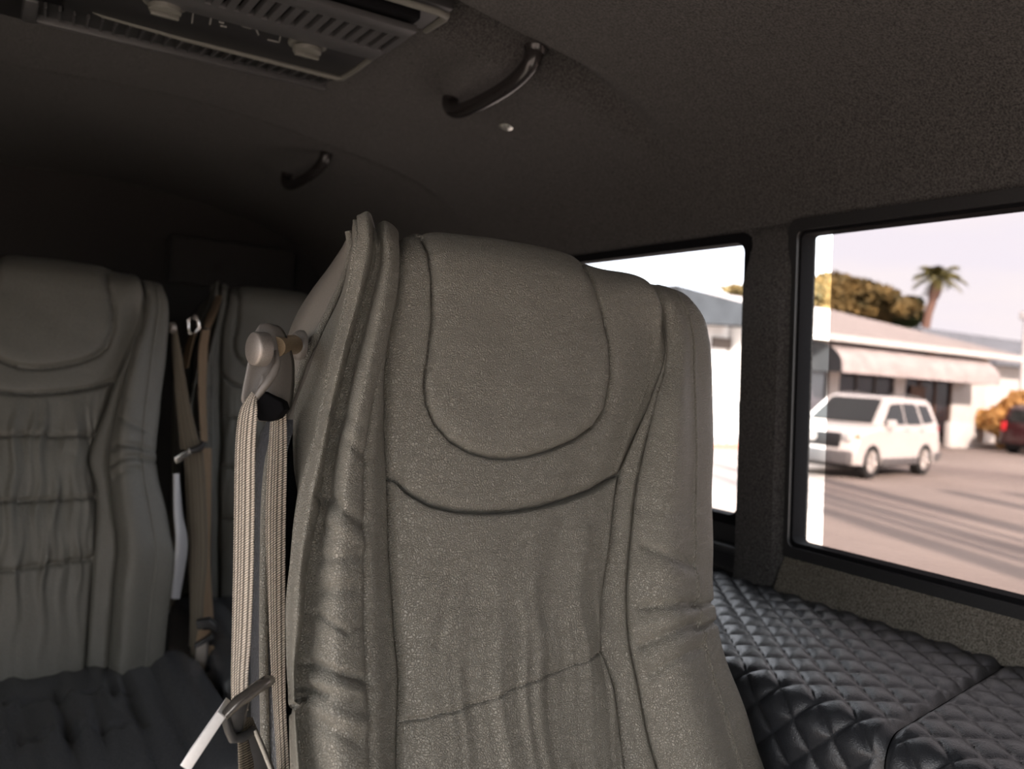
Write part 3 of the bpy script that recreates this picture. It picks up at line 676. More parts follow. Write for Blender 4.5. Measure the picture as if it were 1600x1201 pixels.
# belt beside the far left seat
b2 = empty('seat_belt', tuple(at(300, 690, 2.15)), 'olive seat belt with a bright latch hanging beside the far left seat', 'seat belt')
rib_px('webbing', [(268, 276, 512, 2.26, 2.24), (270, 285, 560, 2.25, 2.23), (274, 295, 620, 2.23, 2.21), (279, 306, 670, 2.21, 2.19), (282, 315, 702, 2.20, 2.18)], M_WEBD, b2, bow=.003)
rib_px('webbing', [(287, 318, 705, 2.21, 2.19), (290, 322, 760, 2.20, 2.18), (294, 325, 860, 2.18, 2.16), (297, 318, 950, 2.16, 2.14), (298, 315, 1040, 2.10, 2.10)], M_WEBD, b2, bow=.003)
mb = MB(); mb.lathe(tuple(at(270, 512, 2.24)), (-1, -.6, 0), [(0, 0), (0, .014), (.012, .012), (.014, 0)], 20); mb.build('bolt_head', M_BOLT, b2)
mb = MB(); mb.prism([tuple(at(x, y, 2.13)) for x, y in ((272, 716), (296, 700), (303, 703), (300, 710), (276, 724))], (.004, .012, 0), .001); mb.build('latch_tongue', M_STEEL, b2)
mb = MB(); mb.tube([tuple(at(x, y, 2.13)) for x, y in ((296, 704), (305, 702), (314, 698), (319, 690))], [.007, .009, .009, .006], 10); mb.build('latch_grip', M_BLACK, b2)

# belt of the rearmost seat
b3 = empty('seat_belt', tuple(at(315, 600, 2.45)), 'tan seat belt on the left shoulder of the rearmost seat, glinting steel guide', 'seat belt')
rib_px('webbing', [(338, 347, 462, 2.60, 2.56), (330, 342, 480, 2.56, 2.52), (321, 334, 500, 2.50, 2.48), (318, 329, 512, 2.46, 2.46)], M_WEBC, b3)
rib_px('webbing', [(315, 328, 515, 2.44, 2.46), (310, 324, 550, 2.42, 2.44), (310, 322, 620, 2.38, 2.42), (314, 324, 690, 2.36, 2.40)], M_WEBC, b3)
rib_px('webbing', [(298, 306, 520, 2.44, 2.40), (290, 300, 545, 2.42, 2.38), (287, 294, 575, 2.40, 2.36)], M_WEBC, b3)
rib_px('webbing', [(314, 330, 700, 2.38, 2.40), (316, 329, 800, 2.34, 2.36), (310, 328, 880, 2.28, 2.30), (308, 333, 966, 2.24, 2.26)], M_WEBC, b3, bow=.003)
rib_px('webbing', [(296, 312, 700, 2.34, 2.32), (302, 312, 860, 2.28, 2.26), (297, 305, 960, 2.2, 2.2), (295, 303, 1010, 2.16, 2.16)], M_WEBD, b3)
mb = MB(); mb.tube([tuple(at(x, y, 2.42)) for x, y in ((294, 512), (293, 500), (301, 493), (309, 500), (311, 512), (303, 522), (296, 520), (294, 512))], .0045, 10); mb.build('guide_loop', M_STEEL, b3)
mb = MB(); mb.lathe(tuple(at(305, 496, 2.41)), (-.5, -1, .1), [(0, 0), (0, .008), (.006, .007), (.008, 0)], 20); mb.build('bolt_head', M_BOLT, b3)
mb = MB(); mb.prism([tuple(at(x, y, 2.08)) for x, y in ((306, 972), (326, 968), (338, 978), (340, 988), (330, 985), (324, 978), (308, 984))], (.01, .03, 0), .003); mb.prism([tuple(at(x, y, 2.07)) for x, y in ((303, 1008), (330, 992), (334, 998), (322, 1008), (304, 1016))], (.01, .03, 0), .003); _bk = mb.build('buckle', M_BLACK, b3)
mb = MB(); mb.prism([tuple(at(x, y, 2.06)) for x, y in ((306, 1012), (323, 1004), (321, 1052), (303, 1052))], (.01, .02, 0), .003); mb.build('buckle_plate', M_BOLT, b3)
rib_px('webbing', [(326, 333, 1008, 2.09, 2.09), (326, 340, 1030, 2.08, 2.08), (332, 350, 1062, 2.05, 2.05)], M_WEBC, b3)
rib_px('webbing', [(310, 330, 984, 2.10, 2.10), (306, 320, 1004, 2.09, 2.09)], M_WEBC, b3)

# grey moulded trim between the seats
tr = empty('side_trim', tuple(at(285, 850, 2.1)), 'pale grey curved trim piece at the right edge of the far left seat', 'seat trim')
rib_px('side_trim_panel', [(270, 276, 740, 2.14, 2.16), (271, 282, 800, 2.12, 2.16), (274, 291, 845, 2.10, 2.16), (270, 286, 890, 2.10, 2.16), (266, 278, 935, 2.10, 2.16)], pbr('grey_trim', (.33, .33, .34), .35), tr, th=.004, bow=.006)

# ================================================================== BENCH
def quilt(name, x0, x1, y0, y1, zt, drop, parent, diag=.058, amp=.0078, step=.0028, skew=0):
    """top cushion with rounded front edge, draped into a front panel; diamond quilting follows the arc length"""
    rr = .035; Ls = (x1 - x0 - rr); La = rr * math.pi / 2; Lt = Ls + La + drop
    s = np.arange(0, Lt + step, step); t = np.linspace(y0, y1, max(4, int((y1 - y0) / step)))
    Sg, Tg = np.meshgrid(s, t, indexing='ij')
    X = np.where(Sg < Ls, x1 - Sg, np.where(Sg < Ls + La, x0 + rr - rr * np.sin((Sg - Ls) / rr), x0))
    Z = np.where(Sg < Ls, zt - .012 * (np.clip((Sg) / Ls, 0, 1)), np.where(Sg < Ls + La, zt - .012 - rr + rr * np.cos((Sg - Ls) / rr), zt - .012 - rr - (Sg - Ls - La)))
    NX = np.where(Sg < Ls, 0, np.where(Sg < Ls + La, -np.sin(np.clip((Sg - Ls) / rr, 0, 2)), -1.)); NZ = np.where(Sg < Ls, 1., np.where(Sg < Ls + La, np.cos(np.clip((Sg - Ls) / rr, 0, 2)), 0))
    Tq = Tg + skew * (x1 - X)
    a = (Sg * 1.0 + Tq) / diag; b = (Sg * 1.0 - Tq) / diag
    f = np.abs(np.sin(np.pi * a)) ; g = np.abs(np.sin(np.pi * b)); pil = (np.minimum(f, g) ** .55) * .55 + (f * g) ** .5 * .45
    edge = np.minimum(1, np.minimum(Tg - y0, y1 - Tg) / .012)
    D = amp * pil * np.clip(edge, 0, 1) - .008 * (1 - np.clip(edge, 0, 1)) ** 2 * .5
    P = np.stack([X + NX * D, Tg - (0 if not skew else skew * (x1 - X)), Z + NZ * D], -1); ids = np.arange(Sg.size).reshape(Sg.shape)
    Q = np.stack([ids[:-1, :-1], ids[:-1, 1:], ids[1:, 1:], ids[1:, :-1]], -1).reshape(-1, 4)
    return mesh(name, P.reshape(-1, 3), Q, M_QUILT, parent)
def bench(y0, y1, label, skew):
    r = empty('quilted_bench', (1.1, (y0 + y1) / 2, .5), label, 'bench', None)
    quilt('quilted_cushion', .893, 1.285, y0, y1, 1.352, .26, r, skew=skew)
    mb = MB(); mb.box((.93, y0 + .03, .5), (1.28, y1 - .03, 1.10), .01); mb.build('bench_base', M_CARPET, r)
    return r
bench(.6695, 1.72, 'black diamond-quilted bench cushion beside the foreground seat, under the bright rear window', .19)
bench(-.35, .668, 'nearer black quilted bench cushion in the bottom right corner, below the large window', .19)

# ================================================================== CEILING FIXTURES
cc = lambda px, py, z=2.292: atz(px, py, z)
ac = empty('ceiling_air_vent', (.34, 1.5, 2.33), 'black rectangular air conditioning vent unit on the ceiling with two round knobs', 'air vent')
mb = MB(); mb.box((-.06, 1.29, 2.306), (.645, 1.86, 2.34), .008); mb.build('mounting_flange', M_BLACK, ac)
mb = MB(); mb.box((-.03, 1.325, 2.290), (.602, 1.69, 2.325), .006); mb.build('housing', M_TRIMR, ac)  # near-black colour puts in the shade behind the intake slots
mb = MB(); mb.tube([(-.06, 1.306, 2.304), (.62, 1.306, 2.304), (.640, 1.312, 2.304), (.645, 1.33, 2.306), (.645, 1.40, 2.308)], .007, 10); mb.build('front_rim', M_KNOB, ac)
# louvre strip on the far side, sloping up to the ceiling
for k in range(24):
    x = .075 + k * .0222
    mb = MB(); mb.prism([(x, 1.700, 2.286), (x + .004, 1.700, 2.286), (x + .010, 1.80, 2.300), (x + .006, 1.80, 2.300)], (0, .002, .016)); mb.build('louvre', M_GREYP, ac, smooth=False)
mb = MB(); mb.box((.045, 1.805, 2.292), (.610, 1.818, 2.318), .004); mb.box((.045, 1.695, 2.288), (.068, 1.81, 2.318), .004); mb.build('louvre_rim', M_GREYP, ac)
mb = MB(); mb.tube([(.125, 1.640, 2.288), (.16, 1.655, 2.283), (.30, 1.668, 2.281), (.588, 1.678, 2.281), (.597, 1.670, 2.281), (.599, 1.60, 2.281), (.599, 1.53, 2.283)], .0055, 10); mb.build('edge_bar', M_KNOB, ac)
mb = MB(); mb.box((.10, 1.520, 2.280), (.590, 1.665, 2.292), .003); mb.build('control_panel', M_BLACK, ac)
# slotted intake plate: bars between open slots
mb = MB()
y0s, y1s = 1.375, 1.455
mb.box((-.02, 1.335, 2.272), (.600, y0s, 2.284), .002); mb.box((-.02, y1s, 2.272), (.597, 1.512, 2.284), .002)
x = -.02
while x < .570:
    mb.box((x, y0s - .002, 2.272), (x + .0125, y1s + .002, 2.284), 0); x += .0225
mb.box((x, y0s - .002, 2.272), (.600, y1s + .002, 2.284)); mb.build('intake_grille', M_GREYP, ac)
for (px_, py_) in ((258, 12), (480, 76)):
    c = atz(px_, py_, 2.272)
    mb = MB(); mb.lathe(tuple(c + [0, 0, .008]), (0, 0, -1), [(0, 0), (0, .034), (.003, .034), (.005, .030), (.005, .026)], 32); mb.build('knob_bezel', M_KNOB, ac)
    mb = MB(); mb.lathe(tuple(c), (0, 0, -1), [(0, 0), (0, .026), (.007, .025), (.009, .022), (.009, 0)], 32); mb.box(tuple(c + [-.022, -.004, -.016]), tuple(c + [.022, .004, -.007]), .002); mb.build('control_knob', M_KNOB, ac)
mb = MB()
for (xa, ya, xb, yb) in ((302, 16, 330, 20), (302, 16, 300, 36)):
    a = atz(xa, ya, 2.279); b = atz(xb, yb, 2.279); mb.tube([tuple(a), tuple(b)], .0013, 6)
mb.build('display_outline', M_MARK, ac)
mb = MB()
for (xa, ya, xb, yb) in ((418, 62, 436, 66), (440, 50, 436, 66), (425, 46, 440, 50)):
    a = atz(xa, ya, 2.279); b = atz(xb, yb, 2.279); mb.tube([tuple(a), tuple(b)], .0013, 6)
mb.build('display_outline', M_MARK, ac)
mb = MB()
for (xa, ya, xb, yb) in ((342, 30, 352, 32), (342, 34, 350, 36), (344, 40, 354, 42), (358, 33, 370, 36), (378, 40, 392, 44), (398, 42, 404, 54), (408, 46, 416, 48), (330, 26, 328, 38)):
    a = atz(xa, ya, 2.279); b = atz(xb, yb, 2.279); mb.tube([tuple(a), tuple(b)], .0016, 6)
mb.build('panel_marks', M_MARK, ac)

def handle(ya, yb, x, zc, label):
    r = empty('grab_handle', (x, (ya + yb) / 2, zc), label, 'grab handle', None)
    L = yb - ya
    pts = spline([(x + .012, ya, zc + .006), (x + .006, ya + .008, zc - .026), (x - .002, ya + L * .2, zc - .050), (x - .008, ya + L * .5, zc - .060), (x - .002, ya + L * .8, zc - .052), (x + .006, yb - .008, zc - .028), (x + .012, yb, zc + .006)], 8)
    n_ = len(pts); rr = [.0145 + .004 * abs(2 * i / (n_ - 1) - 1) ** 2 for i in range(n_)]
    MB().tube([tuple(p) for p in pts], rr, 16).build('grip', M_HANDLE, r)
    for y_ in (ya, yb):
        mb = MB(); mb.lathe((x + .012, y_, zc + .004), (-.15, 0, -1), [(0, 0), (0, .022), (.006, .020), (.010, .016), (.010, 0)], 24); mb.build('mount', M_HANDLE, r)
    return r
handle(1.30, 1.615, .80, 2.285, 'curved black grab handle on the ceiling right of the air vent')
handle(2.36, 2.72, .80, 2.30, 'smaller looking grab handle farther back on the ceiling, behind the cross groove')
for (px_, py_, z_, lb) in ((789, 201, 2.243, 'bright round snap button on the ceiling beside the near grab handle'), (557, 288, 2.262, 'faint round snap button on the ceiling to the right of the far grab handle'), (420, 338, 2.268, 'faintest round snap button on the ceiling, lowest and farthest back')):
    c = atz(px_, py_, z_); mb = MB(); mb.lathe(tuple(c + [0.003, 0, .008]), (-.2, 0, -1), [(0, 0), (0, .0165), (.005, .0165), (.008, .013), (.009, .006), (.009, 0)], 24)
    o = mb.build('snap_button', M_SNAP); tag(o, lb, 'button')

# ================================================================== OUTSIDE
M_ROAD = pbr('pink_asphalt', (.30, .245, .23), .95, spec=.2); vary(M_ROAD, .35, .2, .2, .01, 6, cols=((.23, .19, .175), (.42, .355, .315)), stretch=(1, .35, 1))
M_PATH = pbr('pale_concrete', (.50, .45, .42), .9); vary(M_PATH, .8, .12)
M_STUC = pbr('white_stucco', (.78, .76, .73), .9); vary(M_STUC, 3, .05, .2, .01)
M_ROOF = pbr('weathered_roof', (.42, .37, .35), .85); vary(M_ROOF, 1.2, .15, .2, .01, stretch=(4, .4, 1))
M_ROOFD = pbr('grey_roof', (.20, .22, .25), .85); vary(M_ROOFD, 1.2, .15)
M_AWN = pbr('faded_awning', (.50, .45, .44), .85); vary(M_AWN, 1.5, .18, .1, .01)
M_SLATE = pbr('dark_slate', (.045, .050, .056), .8, spec=.2); vary(M_SLATE, 2, .15)
M_VENTW = pbr('tan_shutter', (.11, .085, .07), .7); vary(M_VENTW, 2, .15)
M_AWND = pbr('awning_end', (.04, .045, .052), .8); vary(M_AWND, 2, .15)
M_DARKW = pbr('dark_window', (.03, .025, .03), .15); vary(M_DARKW, 1, .3)
M_DOORW = pbr('brown_door', (.16, .09, .06), .5); vary(M_DOORW, 2, .2)
M_PAINT = pbr('white_car_paint', (.74, .70, .67), .28, spec=.6, **{'Coat Weight': .4}); vary(M_PAINT, 1, .02)
M_REDP = pbr('dark_red_paint', (.05, .012, .014), .3, **{'Coat Weight': .4}); vary(M_REDP, 1, .05)
M_CARGL = pbr('car_glass', (.02, .022, .022), .12, spec=.4); vary(M_CARGL, 1, .1)
M_TYRE = pbr('tyre_rubber', (.02, .02, .02), .85); vary(M_TYRE, 30, .2)
M_ALLOY = pbr('alloy_wheel', (.70, .66, .62), .35, .6); vary(M_ALLOY, 5, .05)
M_LOWER = pbr('grey_cladding', (.13, .125, .125), .6); vary(M_LOWER, 10, .1)
M_LAMP = pbr('amber_lens', (.75, .22, .05), .2); vary(M_LAMP, 5, .1)
M_CLEAR = pbr('headlight_lens', (.75, .74, .72), .12); vary(M_CLEAR, 20, .2)
M_REDL = pbr('red_lens', (.7, .03, .04), .2); vary(M_REDL, 20, .2)
M_LEAFO = pbr('olive_foliage', (.14, .115, .03), .8); vary(M_LEAFO, 1.2, .4, cols=((.075, .062, .022), (.27, .175, .055)))
M_LEAFG = pbr('green_foliage', (.06, .09, .03), .8); vary(M_LEAFG, 1.5, .4)
M_LEAFR = pbr('rust_foliage', (.34, .17, .05), .8); vary(M_LEAFR, 3, .4, cols=((.34, .16, .05), (.80, .50, .18)))
M_FROND = pbr('palm_frond', (.15, .135, .04), .7); vary(M_FROND, 3, .3)
M_BARK = pbr('palm_bark', (.22, .13, .10), .9); vary(M_BARK, 12, .3, .5, .02)
M_WHITEP = pbr('white_painted_metal', (.75, .73, .72), .5); vary(M_WHITEP, 5, .05)
M_WOODP = pbr('pole_wood', (.14, .10, .07), .9); vary(M_WOODP, 8, .2)

mb = MB(); mb.box((-80, -80, -.06), (140, 140, 0)); struct(mb.build('floor_outside', M_ROAD, smooth=False))
mb = MB(); mb.box((16, 19.0, 0.002), (60, 24, .10), 0); o = mb.build('sidewalk', M_PATH, smooth=False); struct(o)

# --- storefront (facade along Y = 19.4)
bd = empty('storefront_building', (28, 20, 0), 'low storefront with a sloping pale roof and a long grey curved awning', 'building')
mb = MB()
YF = 19.4
def wallseg(x0, x1, z0, z1): mb.box((x0, YF, z0), (x1, YF + .3, z1))
openings = [(20.9, 24.7, .3, 2.6), (25.2, 28.3, .5, 2.6), (28.9, 31.9, 0.05, 2.55)]
xs = 20.4
for a, b, z0, z1 in openings:
    wallseg(xs, a, 0, 3.6); wallseg(a, b, 0, z0); wallseg(a, b, z1, 3.6); xs = b
wallseg(xs, 34.2, 0, 3.6)
mb.box((20.4, YF + .3, 0), (20.7, YF + 9, 3.6)); mb.box((33.9, YF + .3, 0), (34.2, YF + 9, 3.6)); mb.box((20.4, YF + 8.7, 0), (34.2, YF + 9, 3.6))
mb.build('wall', M_STUC, bd, smooth=False)
for k, (a, b, z0, z1) in enumerate(openings):
    mb = MB(); mb.box((a, YF + .12, z0), (b, YF + .16, z1)); mb.build('shop_window', M_DARKW, bd, smooth=False)
    for q in range(4): x = a + (b - a) * q / 3; MB().box((x - .03, YF + .06, z0), (x + .03, YF + .12, z1)).build('window_mullion', M_DOORW if k == 2 else M_LOWER, bd, smooth=False)
mb = MB(); mb.box((29.3, YF + .02, .05), (30.2, YF + .10, 2.2), .01); mb.build('door', M_DOORW, bd, smooth=False)
# roof
E1 = at(1260, 516, 18.2); 
def quadslab(P, th, nm, mat, par):
    mb = MB(); mb.prism([tuple(p) for p in P], (0, 0, -th)); return mb.build(nm, mat, par, smooth=False)
quadslab([(20.35, 18.35, 3.62), (35.2, 18.35, 3.62), (31.5, 25.0, 5.35), (20.35, 25.0, 5.35)], .12, 'roof', M_ROOF, bd)
quadslab([(35.2, 18.35, 3.62), (35.2, 31.5, 3.62), (31.5, 25.0, 5.35)], .12, 'roof_hip', M_ROOF, bd)
quadslab([(20.35, 25.0, 5.35), (31.5, 25.0, 5.35), (35.2, 31.5, 3.62), (20.35, 31.5, 3.62)], .12, 'roof_rear', M_ROOF, bd)
mb = MB(); mb.box((20.35, 18.28, 3.42), (35.2, 18.36, 3.62)); mb.build('fascia', M_STUC, bd, smooth=False)
# curved awning
mb = MB(); n_ = 10; x0a, x1a = 23.5, 32.6
cur = [(YF, 3.45)] + [(YF - 1.35 * math.sin(math.pi / 2 * k / n_), 2.62 + .83 * math.cos(math.pi / 2 * k / n_)) for k in range(1, n_ + 1)] + [(YF - 1.37, 2.42)]
top = [[mb.bm.verts.new((x, y, z)) for (y, z) in cur] for x in (x0a, x1a)]
for k in range(len(cur) - 1): mb.bm.faces.new((top[0][k], top[1][k], top[1][k + 1], top[0][k + 1]))
mb.build('awning', M_AWN, bd)
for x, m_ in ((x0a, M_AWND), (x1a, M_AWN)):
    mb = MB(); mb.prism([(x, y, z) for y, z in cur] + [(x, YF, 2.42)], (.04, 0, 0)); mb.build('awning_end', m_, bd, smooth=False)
mb = MB(); mb.box((28.8, YF - .95, 3.33), (29.25, YF - .75, 3.5), .02); mb.tube([(29, YF - .8, 3.4), (29, YF - .1, 3.6)], .03); mb.build('flood_lamp', M_DOORW, bd)

# second, farther building to the right
fb = empty('far_building', (42, 27, 0), 'white building with a low grey roof behind the storefront, far right', 'building')
mb = MB(); mb.box((36.6, 22.5, 0), (62, 27, 3.5)); mb.build('wall', M_STUC, fb, smooth=False)
mb = MB(); mb.prism([(35.5, 21.6, 3.62), (63, 21.6, 3.62), (60, 24.8, 5.1), (37.5, 24.8, 5.1)], (0, 0, -.15)); mb.prism([(35.5, 28, 3.62), (63, 28, 3.62), (60, 24.8, 5.1), (37.5, 24.8, 5.1)], (0, 0, -.15)); mb.build('roof', M_ROOFD, fb, smooth=False)
mb = MB(); mb.box((34.5, 20.6, 0), (36.4, 20.9, 2.6), .05); mb.box((36.4, 20.6, 0), (37.4, 20.9, 1.9), .05); o = mb.build('screen_wall', M_STUC); tag(o, 'tall white stucco screen wall standing at the right end of the storefront', 'wall')
mb = MB(); mb.box((30.6, 18.6, 0), (32.1, 18.85, .95), .03); o = mb.build('garden_wall', M_STUC); tag(o, 'low white garden wall just behind the rear of the white car', 'wall')

# --- white building seen in the rear window
wb = empty('white_building', (15, 22, 0), 'overexposed white building with a grey gable roof seen through the rear window', 'building')
mb = MB(); mb.box((4.0, 19.9, 0), (20.3, 30, 3.75)); mb.build('wall', M_STUC, wb, smooth=False)
A1 = at(1058, 445, 18.6); A2 = at(1182, 478, 18.6); A3 = at(1182, 509, 18.6); A4 = at(1096, 505, 18.6)
mb = MB(); mb.prism([(A1[0], 18.6, A1[2]), (A2[0], 18.6, A2[2]), (A3[0], 18.6, A3[2]), (A4[0], 18.6, A4[2])], (0, 1.3, 0)); mb.build('gable', M_SLATE, wb, smooth=False)
w1 = at(1114, 526, 19.85); w2 = at(1148, 546, 19.85)
mb = MB(); mb.box((w1[0], 19.84, w2[2]), (w2[0], 19.9, w1[2])); mb.build('vent_window', M_VENTW, wb, smooth=False)
mb = MB()
R0 = at(1112, 628, 17.5); 
rl = empty('railing', (R0[0] + 1, 17.5, 0), 'thin metal railing in front of the white building, low in the rear window', 'railing')
for k in range(9): mb.tube([(R0[0] + k * .34, 17.5, 0), (R0[0] + k * .34, 17.5, 1.3)], .022, 6)
mb.build('post', M_SLATE, rl); mb = MB(); mb.tube([(R0[0] - .2, 17.5, 1.3), (R0[0] + 2.9, 17.5, 1.3)], .03, 6); mb.tube([(R0[0] - .2, 17.5, .25), (R0[0] + 2.9, 17.5, .25)], .02, 6); mb.build('top_rail', M_SLATE, rl)
mb = MB(); mb.box((R0[0] - 1.5, 17.2, 0.0), (R0[0] + 3.6, 17.45, .14), .02); o = mb.build('kerb', pbr('red_kerb_paint', (.45, .16, .12), .8)); tag(o, 'faded red painted kerb below the metal railing', 'kerb')

# --- vegetation
def foliage(name, c, r, n, mat, label, cat, group=None, leaf=.16, par=None):
    rng = np.random.RandomState(int(abs(c[0] * 13 + c[1] * 7)) % 9999); V = []; Fs = []
    clumps = [(np.array(c) + rng.normal(0, .36, 3) * np.array(r), .55 + .3 * rng.rand()) for _ in range(26)]
    for i in range(n):
        cc_, s_ = clumps[rng.randint(len(clumps))]; d = rng.normal(0, 1, 3); d /= np.linalg.norm(d)
        p = cc_ + d * np.array(r) * s_ * (.35 + .65 * rng.rand() ** .4) * .55
        a = rng.normal(0, 1, 3); a /= np.linalg.norm(a); b = np.cross(a, rng.normal(0, 1, 3)); b /= np.linalg.norm(b); k = len(V); l = leaf * (.6 + .8 * rng.rand())
        V += [p - a * l, p + b * l * .45, p + a * l, p - b * l * .45]; Fs.append((k, k + 1, k + 2, k + 3))
    return mesh(name, V, Fs, mat, par, smooth=False)
def tree(c, r, n, mat, label, leaf):
    t = empty('tree', (c[0], c[1], 0), label, 'tree', None)
    foliage('crown', c, r, n, mat, '', '', leaf=leaf, par=t)
    mb = MB(); mb.tube([(c[0], c[1], 0), (c[0] + .1, c[1], c[2] * .5), (c[0], c[1], c[2])], [.3, .22, .1], 10); mb.build('trunk', M_BARK, t)
def T(px, py, Y): return tuple(at(px, py, Y))
tree(T(1330, 470, 34), (3.2, 2.6, 1.5), 9000, M_LEAFO, 'wide olive and golden tree crown above the storefront roof', .30)
tree(T(1405, 488, 33), (1.7, 1.6, 1.0), 5000, M_LEAFG, 'darker green round bush top left of the palm', .26)
tree(T(1268, 468, 33), (1.6, 1.6, 1.0), 3500, M_LEAFO, 'yellowish tree crown beside the dark window pillar', .26)
tree(T(1165, 455, 36), (2.2, 1.5, .3), 900, M_LEAFO, 'pale tree tops over the white building in the rear window', .26)
sc_ = at(1570, 660, 20.0)
sh = empty('shrub', (34.9, 18.6, 0), 'round rust and yellow shrub against the white wall at the right edge', 'shrub')
foliage('leaves', (34.9, 18.6, .95), (1.3, 1.0, 1.15), 7000, M_LEAFR, '', '', leaf=.14, par=sh)
MB().tube([(34.9, 18.6, 0), (34.9, 18.6, .9)], [.08, .04], 8).build('stem', M_BARK, sh)

# palm
PY_ = 30.0; pc = at(1466, 432, PY_); pb_ = at(1446, 512, PY_)
pt = empty('palm_tree', (pb_[0] - .4, PY_, 0), 'slender palm tree rising behind the storefront roof', 'palm tree')
k_ = (pc - pb_) / (pc[2] - pb_[2])
mb = MB(); tp = spline([tuple(pb_ - k_ * pb_[2] * .35 * np.array([1, 1, 0]) - np.array([0, 0, pb_[2]])), tuple(pb_), tuple((pb_ + pc) / 2 + np.array([.03, 0, 0])), tuple(pc - np.array([0, 0, .2]))], 8)
mb.tube([tuple(p) for p in tp], [.26 - .05 * i / len(tp) + (.12 if i > len(tp) - 8 else 0) * (1 - abs(i - len(tp) + 5) / 8) for i in range(len(tp))], 10); mb.build('trunk', M_BARK, pt)
rng = random.Random(4)
for f_ in range(34):
    az = f_ * 2.399 ; el = rng.uniform(-.2, 1.35); L = rng.uniform(1.25, 1.6)
    mb = MB(); dirh = Vector((math.cos(az), math.sin(az), 0)); P = []
    for k in range(9):
        t = k / 8; P.append(Vector(pc) + dirh * (L * t * math.cos(el * .7)) + Vector((0, 0, L * (math.sin(el) * t - .5 * t * t))))
    mb.tube([tuple(p) for p in P], [.03 - .02 * k / 8 for k in range(9)], 5)
    for k in range(2, 9):
        for s_ in (-1, 1):
            for h in (0, .5):
                p = P[k].lerp(P[k - 1], h); tn = (P[k] - P[k - 1]).normalized(); sd_ = tn.cross(Vector((0, 0, 1))).normalized() * s_
                ln = .55 * (1 - .4 * abs(k / 8 - .5)); e_ = p + sd_ * ln * .8 + tn * ln * .5 + Vector((0, 0, -.18)); w_ = tn * .045
                v = [mb.bm.verts.new(q) for q in (p - w_, p + w_, e_)]; mb.bm.faces.new(v)
    mb.build('frond', M_FROND, pt, smooth=False)

# white pole at the right edge
q0 = at(1590, 690, 20.0); q1 = at(1594, 498, 20.0)
mb = MB(); mb.tube([(q0[0], 20, 0), (q0[0], 20, q1[2])], .11, 10); mb.box((q0[0] - .25, 19.8, q1[2]), (q0[0] + .25, 20.2, q1[2] + .35), .03)
tag(mb.build('lamp_post', M_WHITEP), 'white lamp post at the far right edge of the large window', 'lamp post')
# poles outside the frame whose shadows stripe the lot
for (x, y, r, h, sl) in ((8.2, -.8, .26, 9, 0), (10.2, .6, .30, 9, 0), (9.2, .2, .10, 8, 0), (6.0, -3.5, .30, 10, 0), (7.3, -1.8, .16, 8, 0), (12.6, 1.2, .34, 5, 0), (13.8, .2, .24, 5.4, 0)):
    mb = MB(); mb.tube([(x, y, 0), (x, y, h)], [r, r * .8], 10); tag(mb.build('utility_pole', M_WOODP), 'tall wooden pole beside the parking lot that throws a long shadow stripe', 'pole', 'poles casting the shadow stripes')

